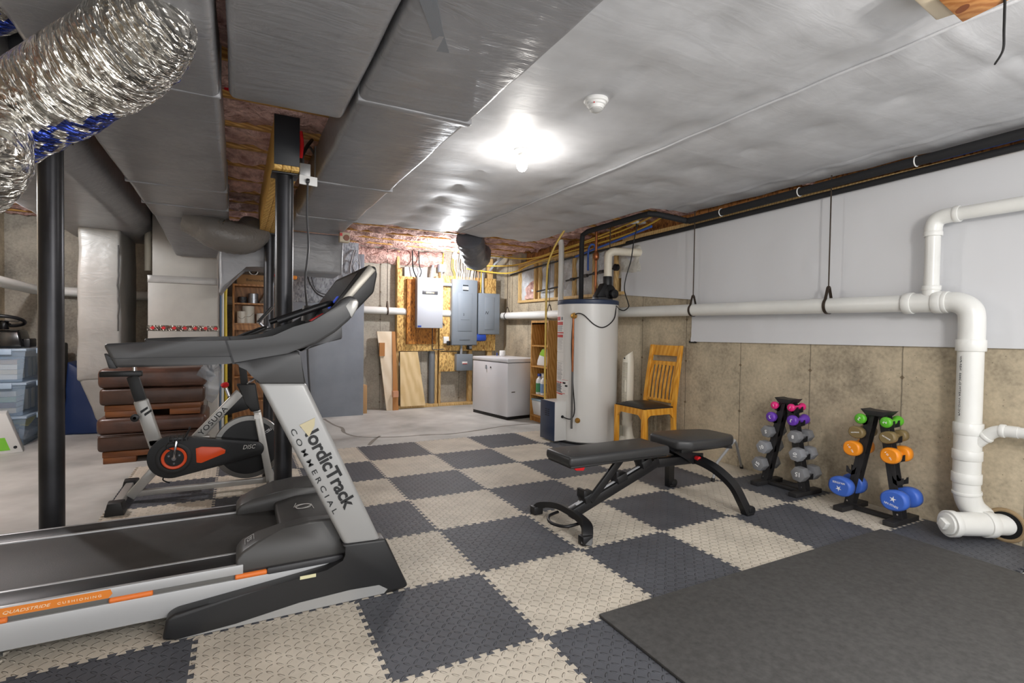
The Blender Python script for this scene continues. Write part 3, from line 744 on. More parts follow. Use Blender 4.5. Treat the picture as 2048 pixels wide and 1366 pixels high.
batt(2.14,2.60,1.86,2.24,M('bagged_batt',(206,204,196),.45,var=.12,vscale=7,bump=.8,bscale=14,bdist=.03),'crinkled plastic covered batt where the exhaust pipe enters the wall',6)
def pk(y0,y1,z0,z1,label,seed):
    def fn(u,v):
        y, z = y0+u*(y1-y0), z0+v*(z1-z0); e = math.sin(PI*u)*math.sin(PI*v)
        return V((2.96-.03*e+.025*noise.noise(V((y*9,z*9,seed))), y, z))
    mb = MB(); mb.grid(fn, 14, 14); r = bmesh.ops.extrude_face_region(mb.bm, geom=list(mb.bm.faces))
    for v in [q for q in r['geom'] if isinstance(q, bmesh.types.BMVert)]: v.co.x = 2.975
    return mb
tag(pk(4.58,4.86,1.71,1.98,'',2).build('insulation_scrap', pink), 'pink fiberglass scrap in the corner stud bay', 'insulation')
# yellow cables along the top of the wall
ycab = M('yellow_cable',(216,178,66),.45); wcab = M('white_cable',(222,220,210),.45); bcab = M('black_cable',(30,30,30),.45)
def cable(pts, r, m, label, name='cable', n=6, group=None): return tag(MB().tube(pts, r, 8, n).build(name, m), label, 'cable', group)
G = 'yellow cables along the top of the stud wall'
cable([(2.2,5.45,2.20),(2.75,5.1,2.13),(2.88,4.6,2.22),(2.9,3.9,2.28),(2.9,3.0,2.31),(2.88,2.2,2.35),(2.78,1.65,2.41)], .011, ycab, 'yellow cable running lowest along the top of the stud wall', group=G)
cable([(2.35,5.45,2.26),(2.8,5.0,2.25),(2.89,4.3,2.30),(2.86,3.3,2.34),(2.84,2.4,2.38),(2.74,1.75,2.43)], .010, ycab, 'upper yellow cable along the top of the stud wall', group=G)
cable([(1.6,5.0,2.40),(2.3,4.9,2.36),(2.8,4.5,2.30),(2.83,3.7,2.33),(2.8,2.9,2.36),(2.72,1.9,2.43)], .009, ycab, 'yellow cable looping out from the joists towards the stud wall', group=G)
cable([(2.93,5.3,2.13),(2.93,4.2,2.19),(2.93,3.2,2.22),(2.93,2.3,2.24)], .013, bcab, 'black cable under the yellow cables along the stud wall')
cable([(2.87,3.35,2.20),(2.87,2.9,2.25),(2.86,2.4,2.30),(2.84,1.9,2.35)], .014, M('blue_pex',(52,92,176)), 'blue water tube above the exhaust pipe', 'water_tube')
tag(MB().tube([(2.90,2.96,2.24),(2.88,2.96,2.30),(2.84,2.98,2.30),(2.82,3.0,2.22),(2.82,3.0,1.98)], .012, 10, 6).build('water_tube', M('blue_pex',(52,92,176))), 'blue tube loop hanging behind the black heater pipe', 'pipe')
v = thing('valve_manifold', 'black shut off valves on a horizontal pipe above the water heater', 'valve', (2.85, 3.0, 1.93))
MB().tube([(2.86,3.55,1.895),(2.86,2.55,1.965)], .011, 10).build('pipe', blk, v)
for y in (3.4, 3.1, 2.9, 2.78): MB().cyl((2.86,y-.035,1.905+(3.4-y)*.07),(2.86,y+.035,1.905+(3.4-y)*.07), .021, seg=12).build('fitting', dkgrey, v)
MB().cyl((2.80,2.45,1.965),(2.84,2.45,1.965), .04, seg=20).build('knob', blkg, v)
v2 = thing('shutoff_valve', 'small black valve on a short pipe in front of the corner stud bays', 'valve', (2.87,4.0,1.80))
MB().tube([(2.88,4.35,1.80),(2.88,3.75,1.83)], .012, 10).build('pipe', blk, v2)
MB().tube([(2.88,4.05,1.81),(2.88,4.05,2.12)], .012, 10).build('riser', blk, v2)

# ------------------------------------------------------------------ water heater
HX, HY, HR = 2.44, 2.467, .339
t = thing('water_heater', 'tall white cylindrical water heater with navy top rim', 'water heater', (HX, HY, FZ))
hw = M('heater_white', (216,214,210), .3, coat=.3); navy = M('heater_navy', (46,58,82), .35)
MB().lathe([(0,.02),(HR-.01,.02),(HR,.03),(HR,1.525),(0,1.525)], (HX,HY,FZ), (0,0,1), 72).build('tank', hw, t)
MB().lathe([(0,1.525),(HR+.004,1.525),(HR+.006,1.53),(HR+.006,1.565),(HR-.004,1.575),(0,1.58)], (HX,HY,FZ), (0,0,1), 72).build('top_cap', navy, t)
MB().lathe([(0,0),(HR+.045,0),(HR+.05,.028),(HR+.046,.028),(HR+.04,.006),(0,.006)], (HX,HY,FZ), (0,0,1), 60).build('drain_pan', blk, t)
bxp = MB().box(1.962,2.22,2.385,2.665,FZ+.03,.442,.004).build('burner_box', hw, t)
MB().box(1.953,1.963,2.382,2.668,FZ+.03,.445,.002).build('burner_cover', navy, bxp)
for k in range(4):
    for q in range(2): MB().box(1.9525,1.9555,2.48+q*.05,2.515+q*.05,.28+.022*k,.29+.022*k).build('vent_slot', inkb, bxp)
def hs(px, py, r=HR):
    d = ray(px, py); o = CAM-V((HX,HY,0)); a = d.x*d.x+d.y*d.y; b = 2*(o.x*d.x+o.y*d.y); c = o.x*o.x+o.y*o.y-r*r
    k = (-b-math.sqrt(max(b*b-4*a*c, 0)))/(2*a); return CAM+d*k
def hpatch(px0, py0, px1, py1, m, name, par, off=.0012, n=8):
    A, B = hs(px0, py0), hs(px1, py1)
    a0, a1 = math.atan2(A.y-HY, A.x-HX), math.atan2(B.y-HY, B.x-HX)
    if a1-a0 > PI: a0 += 2*PI
    if a0-a1 > PI: a1 += 2*PI
    mb = MB()
    def fn(u, v):
        a = a0+(a1-a0)*u; return V((HX+math.cos(a)*(HR+off), HY+math.sin(a)*(HR+off), B.z+(A.z-B.z)*v))
    mb.grid(fn, n, 1); r = bmesh.ops.extrude_face_region(mb.bm, geom=list(mb.bm.faces))
    for v in [q for q in r['geom'] if isinstance(q, bmesh.types.BMVert)]:
        w = V((v.co.x-HX, v.co.y-HY, 0)).normalized()*.0008; v.co -= w
    return mb.build(name, m, par)
lw = M('label_white',(224,222,218),.4); lr = M('label_red',(186,60,56),.5); lg = M('label_text',(128,128,132),.6)
lb1 = hpatch(1114.8,632,1127,704,lw,'warning_label',t); lb2 = hpatch(1113.6,704,1127,722,lw,'warning_label',t); lb3 = hpatch(1112,722,1126,790,lw,'warning_label',t); lb4 = hpatch(1124,758,1136,790,lw,'warning_label',t)
random.seed(3)
for (x0,y0,x1,y1,m,p) in [(1115.5,634,1121,641,lr,lb1),(1123,634,1126,640,lg,lb1),(1115.5,644,1126,650,lr,lb1),(1115.2,664,1127,667,lr,lb1),(1115.5,669,1126,675,lr,lb1),(1113,763,1127,764.5,lr,lb3),(1113,785,1125,787,lr,lb3),(1124.5,759,1136,761,lr,lb4),(1125,786,1130,788,lr,lb4),(1126,764,1131,768,inkb,lb4),(1130,770,1135,774,inkb,lb4)]:
    hpatch(x0,y0,x1,y1,m,'label_print',p,.0022,4)
for p, ya, yb, xa, xb in ((lb1,652,663,1116,1126),(lb1,677,700,1116,1126),(lb3,725,760,1115,1125),(lb3,766,784,1113.5,1124.5),(lb4,776,785,1126,1134)):
    y = ya
    while y < yb-1:
        hpatch(xa,y,xb-random.random()*3,y+1.1,lg,'label_print',p,.0022,4); y += 2.3
q = hs(1150,632); n_ = V((q.x-HX,q.y-HY,0)).normalized()
MB().cyl(q-n_*.01, q+n_*.055, .028, seg=20, bev=.004).cyl(q+n_*.02, q+n_*.035, .036, seg=6).build('relief_valve', brass, t)
w0 = q+n_*.04
MB().tube([w0+V((0,0,-.02)), w0+V((0,0,-.60))], .012, 12).build('relief_pipe', copper, t)
MB().tube([w0+V((0,0,-.60)), w0+V((0,0,-1.215))], .0115, 12).build('relief_pipe', M('pipe_grey',(86,84,82),.5), t)
e0 = V((HX+.345*.83, HY-.345*.56, 1.55))
MB().tube([hs(1232,615)+V((.0,0,0)), hs(1229,636,HR+.012), hs(1217,650,HR+.012), hs(1203,655,HR+.012), hs(1187,648,HR+.012), hs(1170,632,HR+.02), hs(1160,627,HR+.03), hs(1151,629,HR+.045), hs(1146,640,HR+.03), hs(1143,700,HR+.03), hs(1146,770,HR+.03), hs(1149,820,HR+.02), hs(1142,838,HR+.02), V((2.06,2.38,.28))], .006, 8, 6).build('control_wire', blk, t)
MB().cyl((2.06,2.375,.28),(2.06,2.395,.28),.016,seg=14).build('wire_grommet', blk, t)
q = hs(1155,841); n_ = V((q.x-HX,q.y-HY,0)).normalized()
dr = MB().lathe([(0,0),(.03,0),(.028,.004),(0,.004)], q, n_, 24).cyl(q, q+n_*.03, .012, seg=12).build('drain_valve', brass, t)
bl = thing('vent_blower', 'black exhaust blower standing on top of the water heater', 'blower', (2.55,2.38,1.567))
e = MB(); e.prism([(2.44,2.40,1.60),(2.58,2.40,1.60),(2.58,2.40,1.74),(2.545,2.40,1.76)], (0,-.10,0), .01); e.build('intake_hood', blk, bl)
MB().cyl((2.62,2.30,1.66),(2.62,2.42,1.66),.085,seg=28,bev=.01).build('fan_housing', blkg, bl)
MB().cyl((2.66,2.26,1.64),(2.66,2.30,1.64),.05,seg=22,bev=.006).build('motor', blk, bl)
MB().cyl((2.625,2.36,1.70),(2.625,2.36,1.84),.052,seg=24,bev=.004).build('outlet', blk, bl)
MB().box(2.46,2.66,2.30,2.42,1.567,1.60,.005).build('base', dkgrey, bl)
tag(MB().tube([(2.63,2.36,1.84),(2.63,2.36,2.06),(2.645,2.35,2.10),(2.68,2.33,2.12),(2.74,2.30,2.122),(3.0,2.20,2.12)], .045, 24, 4).build('exhaust_pipe', pvcold), 'cream coloured plastic exhaust pipe from the blower into the wall', 'pipe')
cp = thing('copper_pipe', 'copper pipe with a fat brass fitting rising from the water heater', 'pipe', (2.56,2.50,1.567))
MB().tube([(2.565,2.50,1.567),(2.565,2.50,2.40)], .0145, 14).build('tube', copper, cp)
MB().lathe([(.015,0),(.026,.015),(.034,.03),(.034,.07),(.024,.09),(.015,.11)], (2.565,2.50,2.03), (0,0,1), 20).build('fitting', copper, cp)
tag(MB().tube([(2.70,2.42,1.567),(2.70,2.42,2.42)], .006, 8).build('hanger_rod', rust), 'thin dark vertical rod right of the exhaust pipe', 'rod')
pl_ = thing('power_plug', 'black power cord hanging from a white ceiling outlet by the heater', 'cord', (2.80,2.08,2.40))
lab(MB().box(2.74,2.88,2.03,2.13,2.405,2.43,.004).build('outlet_plate', white, pl_), 'white outlet plate')
MB().cyl((2.80,2.08,2.37),(2.80,2.08,2.407),.016,seg=12).build('plug', blk, pl_)
MB().tube([(2.80,2.08,2.375),AY(1268,480,2.1),AY(1262,520,2.1),AY(1252,555,2.12),AY(1249,580,2.14),AY(1256,605,2.18),AY(1257,614,2.2),AY(1248,621,2.22),AY(1238,618,2.25),hs(1233,612,HR+.012)], .006, 8, 6).build('cable', blk, pl_)
# white pipe and yellow gas line
tag(MB().tube([(2.745,3.5,FZ),(2.745,3.5,2.36),(2.73,3.5,2.43)], .037, 22).build('standpipe', pvc), 'white vertical plastic pipe rising behind the water heater', 'pipe')
tag(MB().tube([(2.40,2.86,2.45),(2.37,2.88,2.41),(2.29,2.94,2.24),(2.235,2.99,2.06),(2.215,3.0,1.88),(2.21,3.0,1.2),(2.215,3.0,.40),(2.21,2.9,.2),(2.18,2.68,.15)], .0125, 12, 6).build('gas_line', M('gas_yellow',(206,174,84),.4)), 'yellow flexible gas line hanging from the ceiling down to the burner box', 'gas line')

# ------------------------------------------------------------------ bookcase, jugs, tub
oak = wood('oak_veneer', (178,124,56), (206,156,88), (5,5,1), rings=3, rough=.45); oakd = wood('oak_dark', (150,98,42), (182,128,62), (5,5,1), rings=3, rough=.45)
t = thing('bookcase', 'tall narrow light oak bookcase between the freezer and the water heater', 'bookcase', (2.62,3.58,FZ))
BX0,BX1,BY0,BY1,BZ = 2.47,2.76,3.36,3.80,1.35
MB().box(BX0,BX1,BY0,BY0+.018,FZ,BZ,.001).build('side_panel', oak, t); MB().box(BX0,BX1,BY1-.018,BY1,FZ,BZ,.001).build('side_panel', oak, t)
MB().box(BX1-.006,BX1,BY0+.018,BY1-.018,FZ,BZ).build('back_panel', oakd, t)
MB().box(BX0,BX1,BY0+.018,BY1-.018,BZ-.05,BZ-.03).build('top_panel', oak, t); MB().box(BX0,BX0+.02,BY0+.018,BY1-.018,BZ-.05,BZ).build('top_rail', oak, t)
for z in (1.02,.74,.36,.075): MB().box(BX0+.004,BX1-.006,BY0+.018,BY1-.018,z-.018,z).build('shelf', oak, t)
MB().box(BX0+.03,BX0+.045,BY0+.018,BY1-.018,FZ,.057).build('plinth', oakd, t)
t = thing('detergent_jug', 'white detergent jug with green label on the middle bookcase shelf', 'jug', (2.55,3.57,.74))
e = MB(); e.prism([(2.50,y,z) for y,z in ((3.70,.742),(3.46,.742),(3.45,.80),(3.47,.92),(3.50,.975),(3.55,.98),(3.61,.93),(3.68,.82))], (.09,0,0), .02,3); e.build('body', white, t)
e = MB(); e.prism([(2.498,y,z) for y,z in ((3.475,.87),(3.50,.965),(3.55,.97),(3.62,.89))], (.003,0,0)); e.build('label', M('lime_green',(150,200,60),.45), t)
def jug(y, x, label, cap, lc):
    t = thing('cleaner_bottle', label, 'bottle', (x,y,.36))
    MB().lathe([(0,0),(.05,0),(.056,.01),(.056,.17),(.05,.2),(.022,.225),(.022,.245),(0,.245)], (x,y,.3605), (0,0,1), 20, sy=.8).build('body', white, t)
    MB().lathe([(.0565,.03),(.0572,.03),(.0572,.15),(.0565,.15)], (x,y,.3605), (0,0,1), 20, sy=.8).build('label', lc, t)
    MB().cyl((x,y,.60),(x,y,.635),.026,seg=16,bev=.003).build('cap', cap, t)
jug(3.66,2.53,'white bottle with green and blue label on the third bookcase shelf, left', bluem, M('label_green',(70,140,90),.5))
jug(3.545,2.53,'white bottle with pale blue label on the third bookcase shelf, right', white, M('label_blue',(120,150,190),.5))
jug(3.725,2.62,'plain white bottle at the back left of the third bookcase shelf', white, M('label_pale',(210,214,206),.5))
t = thing('plastic_tub', 'white plastic tub with grey blue lid on the bottom bookcase shelf', 'tub', (2.56,3.58,.075))
MB().hexa([V(p) for p in ((2.50,3.42,.076),(2.70,3.42,.076),(2.70,3.76,.076),(2.50,3.76,.076),(2.475,3.40,.27),(2.73,3.40,.27),(2.73,3.775,.27),(2.475,3.775,.27))],.01).build('tub', white, t)
MB().box(2.472,2.735,3.395,3.78,.27,.295,.008).build('lid', M('lid_blue',(150,172,186),.4), t)

# ------------------------------------------------------------------ chest freezer
t = thing('chest_freezer', 'white chest freezer in the back right corner', 'freezer', (2.36,4.33,FZ))
fz = M('freezer_white',(214,215,219),.3,coat=.2)
A,B,C_ = V((2.03,4.76,FZ)), V((2.17,3.90,FZ)), V((2.72,3.99,FZ)); D_ = A+C_-B
def slab(pts, z0, z1, bev=.008): return MB().hexa([V((p.x,p.y,z0)) for p in pts]+[V((p.x,p.y,z1)) for p in pts], bev)
slab((A,B,C_,D_), .03, .765, .012).build('body', fz, t)
cen = (A+C_)/2
slab([cen+(p-cen)*.97 for p in (A,B,C_,D_)], FZ, .035, .002).build('base', inkb, t)
lid = slab([cen+(p-cen)*1.012 for p in (A,B,C_,D_)], .772, .825, .012).build('lid', fz, t)
fd = (B-A).normalized(); nn = V((fd.y,-fd.x,0)); nn = -nn if nn.x > 0 else nn
q = A+fd*.36+nn*.006; MB().obox(q+V((0,0,.70)), (.02,.02,.06), None, .006).build('latch', M('latch_grey',(150,152,156),.4), t)
q = A+fd*.47+nn*.003; MB().cyl(q+V((0,0,.70))-nn*.004, q+V((0,0,.70))+nn*.004, .012, seg=12).build('lock', dkgrey, t)
sd = (C_-B).normalized(); q = B+sd*.10+V((0,0,.38)); out = V((sd.y,-sd.x,0)); MB().bar(q-sd*.03+out*.001, q+sd*.03+out*.001, .012, .002, out).build('badge', chrome, t)
t = thing('spray_can', 'small white and blue item standing on the freezer lid', 'bottle', (2.45,4.62,.827)); MB().cyl((2.44,4.60,.8265),(2.44,4.60,.91),.045,seg=18,bev=.008).build('body', white, t); MB().torus((2.37,4.64,.852),(1,-.3,0),.022,.005,16,6).build('ring', bluem, t)

# ------------------------------------------------------------------ tower fan and chair
t = thing('tower_fan', 'cream tower fan between the water heater and the yellow chair', 'fan', (2.71,2.08,FZ))
cream = M('cream_plastic',(222,216,200),.35)
cx, cy = 2.71, 2.08
MB().lathe([(0,0),(.112,0),(.112,.012),(.095,.035),(.07,.10),(.055,.20),(.06,.26)], (cx,cy,FZ), (0,0,1), 32).build('base', cream, t)
e = MB(); prof = [(.055,.24),(.058,.27),(.068,.40),(.072,.62),(.07,.85),(.066,.93)]
e.lathe([(0,.24)]+prof+[(.055,.985),(0,1.0)], (cx,cy,FZ), (0,0,1), 32, 1.05, .9)
for v_ in e.bm.verts:
    if v_.co.z > .92: v_.co.z += (v_.co.x-cx)*.55-(v_.co.y-cy)*.55
e.build('body', cream, t)
g = MB()
for k in range(34):
    z = .40+k*.0145
    for s_ in (0,):
        a = math.radians(205); g.obox((cx+.068*math.cos(a), cy+.064*math.sin(a), z), (.012,.05,.006), rotm('Z',205))
g.build('grille', M('grille_tan',(138,130,112),.5), t)
MB().cyl((cx-.067,cy-.02,.93),(cx-.073,cy-.02,.93),.008,seg=12).build('button', inkb, t)
MB().box(cx-.10,cx-.085,cy-.04,cy+.03,.09,.2,.002).build('sticker', M('sticker_grey',(150,146,130),.5), t)
tag(MB().tube([(2.86,1.96,.02),(2.87,1.97,.38)], .016, 10).build('blue_rod', M('steel_blue',(80,120,150),.4)), 'short blue rod standing behind the yellow chair', 'rod')
honey = wood('honey_maple', (212,142,38), (232,170,66), (5,5,1), rings=2, rough=.32)
t = thing('dining_chair', 'honey coloured wooden chair with slatted high back and black seat', 'chair', (2.62,1.70,FZ))
X0,X1,Y0,Y1 = 2.40,2.85,1.475,1.925
for (x,y) in ((X0,Y0),(X0,Y1-.042)):
    MB().box(x,x+.042,y,y+.042,FZ,.462,.005).build('leg', honey, t)
for y in (Y0,Y1-.042):
    e = MB(); prof = [(X1-.05,FZ),(X1-.005,FZ),(X1-.02,.30),(X1-.02,.47),(X1+.012,.75),(X1+.062,1.085),(X1+.03,1.085),(X1-.025,.75),(X1-.06,.47),(X1-.06,.30)]
    e.prism([(x,y,z) for x,z in prof], (0,.042,0), .005); e.build('back_post', honey, t)
def apron(axis, c, a0, a1):
    n = 14; top = .462; pts = []
    for k in range(n+1):
        u = k/n; zz = .385-.045*max(0,1-min(u,1-u)/.12)+ (.0 if .12<u<.88 else 0)
        zz = .40-.05*math.exp(-((min(u,1-u))/.07)**2)
        pts.append((a0+(a1-a0)*u, zz))
    P = [(c,a,z) if axis=='y' else (a,c,z) for a,z in pts]+[((c,a1,top) if axis=='y' else (a1,c,top)),((c,a0,top) if axis=='y' else (a0,c,top))]
    return MB().prism(P, (.022,0,0) if axis=='y' else (0,.022,0))
apron('y', X0+.006, Y0+.042, Y1-.042).build('apron', honey, t); apron('x', Y0+.008, X0+.042, X1-.055).build('apron', honey, t); apron('x', Y1-.03, X0+.042, X1-.055).build('apron', honey, t); apron('y', X1-.05, Y0+.042, Y1-.042).build('apron', honey, t)
e = MB(); e.grid(lambda u,v: V((X0+.012+u*(X1-X0-.07), Y0+.012+v*(Y1-Y0-.024), .466+.035*(1-(2*u-1)**4)*(1-(2*v-1)**4)+.008)), 14, 14)
r = bmesh.ops.extrude_face_region(e.bm, geom=list(e.bm.faces))
for v_ in [q for q in r['geom'] if isinstance(q, bmesh.types.BMVert)]: v_.co.z = .462
e.build('seat', M('black_leather',(40,38,38),.38,bump=.15,bscale=60), t)
def bx(z): return X1+(.03 if z>1 else 0)+ (z-.47)*.09-.012
MB().hexa([V(p) for p in ((X1+.030,Y0+.042,.975),(X1+.05,Y0+.042,.975),(X1+.05,Y1-.042,.975),(X1+.03,Y1-.042,.975),(X1+.04,Y0+.042,1.082),(X1+.06,Y0+.042,1.082),(X1+.06,Y1-.042,1.082),(X1+.04,Y1-.042,1.082))],.004).build('top_rail', honey, t)
MB().box(X1+.012,X1+.034,Y0+.042,Y1-.042,.875,.918,.004).build('back_rail', honey, t)
MB().box(X1-.05,X1-.03,Y0+.042,Y1-.042,.50,.53,.004).build('back_rail', honey, t)
for k in range(7):
    y = Y0+.066+k*(Y1-Y0-.132)/6
    P = [(X1-.04,y,.515),(X1-.032,y,.60),(X1-.018,y,.70),(X1+.002,y,.80),(X1+.023,y,.895)]
    MB().sweep(cat(P,5), [(-.012,-.005),(.012,-.005),(.012,.005),(-.012,.005)], (1,0,0)).build('slat', honey, t)
# ------------------------------------------------------------------ back wall: electrical boards
osbm = osb('osb_board', (212,176,108), (158,112,56)); osbd = osb('osb_brown', (176,116,48), (120,72,24))
t = thing('utility_frame', 'left wooden frame with OSB board carrying the pale grey transfer switch', 'frame', (1.42,5.5,FZ))
MB().box(1.075,1.115,5.50,5.59,FZ,2.40,.002).build('stud', frame_w, t); MB().box(1.70,1.742,5.50,5.59,FZ,2.05,.002).build('stud', frame_w, t)
MB().box(1.06,1.745,5.46,5.585,FZ,.035,.002).build('sill_plate', frame_w, t)
MB().box(1.08,1.742,5.482,5.50,.87,2.02,.001).build('board', osbm, t)
MB().box(1.08,1.15,5.484,5.50,2.02,2.14,.001).build('board', osbm, t)
t = thing('utility_frame', 'right wooden frame with OSB board carrying the two darker breaker panels', 'frame', (2.25,5.5,FZ))
MB().box(1.765,1.80,5.50,5.59,FZ,2.30,.002).build('stud', frame_w, t); MB().box(2.28,2.34,5.50,5.59,FZ,.9,.002).build('stud', frame_w, t); MB().box(2.62,2.70,5.50,5.59,FZ,2.40,.002).build('stud', frame_w, t)
MB().box(1.76,2.74,5.48,5.585,FZ,.03,.002).build('sill_plate', frame_w, t)
MB().box(1.765,2.75,5.482,5.50,.87,2.07,.001).build('board', osbm, t)
MB().box(1.765,2.06,5.482,5.50,.54,.855,.001).build('board', osbm, t)
pg = M('panel_pale',(176,180,188),.4); pgd = M('panel_grey',(128,137,146),.42); pgf = M('panel_line',(104,112,120),.5)
t = thing('transfer_switch', 'pale grey metal electrical cabinet with dark name plate, leftmost of the three', 'electrical panel', (1.55,5.42,1.2))
MB().box(1.34,1.74,5.30,5.482,1.235,2.00,.006).build('cabinet', pg, t)
MB().box(1.335,1.745,5.293,5.303,1.232,2.003,.003).build('door', pg, t)
npl = MB().box(1.41,1.66,5.288,5.294,1.745,1.80,.002).build('name_plate', dkgrey, t)
text('GENERAC', 'lettering', M('cream_ink',(236,220,180),.5), npl, (1.47,5.2875,1.76), (1,0,0), (0,0,1), .022, .13, bold=.02)
MB().box(1.345,1.40,5.288,5.294,1.243,1.268,.001).build('sticker', bluem, t)
MB().box(1.215,1.345,5.42,5.482,.98,1.98,.001).build('backing_board', osbd, t); MB().box(1.215,1.70,5.465,5.482,.98,1.235,.001).build('backing_board', osbd, t)
t = thing('breaker_panel', 'tall grey breaker panel in the middle of the electrical boards', 'electrical panel', (2.16,5.42,.97))
MB().box(1.935,2.37,5.38,5.482,.962,2.015,.006).build('cabinet', pgd, t)
MB().box(1.945,2.36,5.372,5.382,.972,2.005,.003).build('cover', pgd, t)
d = MB().box(2.03,2.27,5.366,5.373,1.19,1.80,.004).build('door', pgd, t)
MB().box(2.075,2.225,5.3635,5.367,1.37,1.375).build('handle_recess', pgf, d)
lbx = MB().box(2.105,2.205,5.367,5.373,1.855,1.90,.001).build('label', white, t)
MB().box(2.11,2.20,5.366,5.373,1.915,1.928).build('label_print', inkb, t); MB().box(2.11,2.20,5.366,5.373,1.838,1.85).build('label_print', inkb, t)
text('2', 'lettering', inkb, d, (2.115,5.3655,1.44), (1,0,0), (0,0,1), .035)
MB().box(2.06,2.24,5.366,5.373,1.045,1.062,.001).build('vent', pgf, t)
t = thing('breaker_panel', 'shorter grey breaker panel at the right end of the electrical boards', 'electrical panel', (2.58,5.42,1.14))
MB().box(2.395,2.775,5.38,5.482,1.14,1.815,.006).build('cabinet', pgd, t)
MB().box(2.40,2.77,5.372,5.382,1.148,1.808,.003).build('cover', pgd, t)
d = MB().box(2.50,2.67,5.366,5.373,1.22,1.75,.004).build('door', pgd, t)
text('N', 'lettering', inkb, d, (2.505,5.3655,1.47), (1,0,0), (0,0,1), .05, shear=.3)
t = thing('disconnect_box', 'small square grey switch box above the left end of the freezer', 'electrical box', (2.16,5.4,.55))
MB().box(2.02,2.30,5.38,5.482,.555,.82,.006).build('box', pgd, t); MB().box(2.115,2.205,5.375,5.382,.66,.70,.002).build('label', white, t); MB().box(2.12,2.20,5.373,5.3755,.662,.672).build('label_print', redm, t)
tag(MB().box(2.355,2.545,5.38,5.48,1.03,1.15,.03).build('blue_box', M('outlet_blue',(40,74,170),.4)), 'blue plastic electrical box below the two breaker panels', 'electrical box')
t = thing('conduit', 'short grey conduit between the transfer switch and the tall breaker panel', 'conduit', (1.84,5.4,1.92)); MB().tube([(1.74,5.44,1.925),(1.94,5.44,1.925)], .028, 16).build('tube', M('conduit_grey',(150,154,158),.45), t)
tag(MB().tube([(2.12,5.43,.97),(2.115,5.43,.82)], .02, 14).build('conduit', M('conduit_grey',(150,154,158))), 'grey conduit between the tall breaker panel and the small switch box', 'conduit')
tag(MB().tube([(2.50,5.46,1.815),(2.49,5.46,2.15)], .022, 14).build('conduit', M('conduit_grey',(150,154,158))), 'grey conduit rising from the short breaker panel', 'conduit')
t = thing('junction_box', 'small pale square junction box above the electrical boards', 'electrical box', (1.78,5.46,2.12)); MB().box(1.73,1.84,5.42,5.52,2.12,2.24,.004).build('box', M('jbox',(178,196,216),.4), t); MB().tube([(1.785,5.47,2.12),(1.785,5.47,2.0)], .014, 10).build('conduit_stub', pg, t); MB().tube([(1.80,5.47,2.24),(1.81,5.47,2.42)], .008, 8).build('cable', ycab, t)
GC = 'cables fanning into the tall breaker panel'
random.seed(11)
for k in range(16):
    xb = 1.98+k*.024; xt = 1.94+k*.028+random.uniform(-.02,.02)
    w_ = ycab if k in (0,1) else wcab
    tag(MB().tube([(xb,5.45,2.01),(xb+random.uniform(-.01,.01),5.45,2.10),(xt,5.44,2.22),(xt+random.uniform(-.02,.02),5.42,2.42)], .0055, 6, 4).build('cable', w_), '%s house cable entering the breaker panel top, %s from the left' % ('yellow' if k in (0,1) else 'white', (ORD+['tenth','eleventh','twelfth','thirteenth','fourteenth','fifteenth','sixteenth'])[k]), 'cable', GC)
cable([(2.40,5.45,1.83),(2.41,5.45,2.10),(2.38,5.44,2.25),(2.30,5.42,2.42)], .008, M('tan_cable',(206,150,110),.5), 'tan cable dropping into the short breaker panel')
cable([(2.45,5.45,1.83),(2.46,5.44,2.12),(2.44,5.42,2.42)], .007, ycab, 'yellow cable dropping into the short breaker panel')
cable([(1.30,5.46,2.42),(1.31,5.45,2.15),(1.36,5.42,2.0)], .011, bcab, 'thick black cable entering the transfer switch from above, left')
cable([(1.40,5.46,2.42),(1.41,5.45,2.2),(1.44,5.44,2.1),(1.40,5.42,2.0)], .009, bcab, 'thin black cable entering the transfer switch from above, right')
cable([(1.60,5.44,2.0),(1.62,5.45,2.1),(1.64,5.47,2.22)], .022, M('conduit_grey',(150,154,158)), 'bent pale conduit above the transfer switch', 'conduit')
cable([(1.64,5.46,1.23),(1.64,5.46,.93),(1.68,5.46,.89),(1.84,5.46,.90)], .007, dkgrey, 'dark cable looping under the transfer switch')
cable([(1.80,5.47,1.95),(1.805,5.47,1.6),(1.80,5.47,1.35),(1.84,5.47,1.28)], .006, dkgrey, 'dark wire running down between the two boards')
t = thing('outlet_adapter', 'white outlet with black adapter beside the tall breaker panel', 'outlet', (1.86,5.46,.98)); MB().box(1.82,1.91,5.44,5.482,.99,1.10,.006).build('outlet', white, t); MB().box(1.865,1.92,5.40,5.442,.96,1.03,.008).build('adapter', blk, t)
t = thing('small_adapter', 'black and grey wall adapter below the tall breaker panel', 'outlet', (2.27,5.46,.90)); MB().box(2.23,2.31,5.44,5.482,.89,.965,.005).build('body', blk, t); MB().box(2.26,2.305,5.43,5.442,.905,.95,.003).build('face', M('panel_pale',(176,180,188)), t)
tag(MB().tube([(2.62,5.44,2.2),(2.66,5.35,2.3),(2.75,5.2,2.42)], .02, 12).build('conduit', M('conduit_grey',(150,154,158))), 'slanted pale conduit above the right end of the boards', 'conduit')
tag(MB().box(1.20,1.56,5.52,5.56,2.02,2.17,.004).build('reflective_board', M('silver_board',(206,214,222),.4)), 'silvery board visible above the transfer switch', 'board')
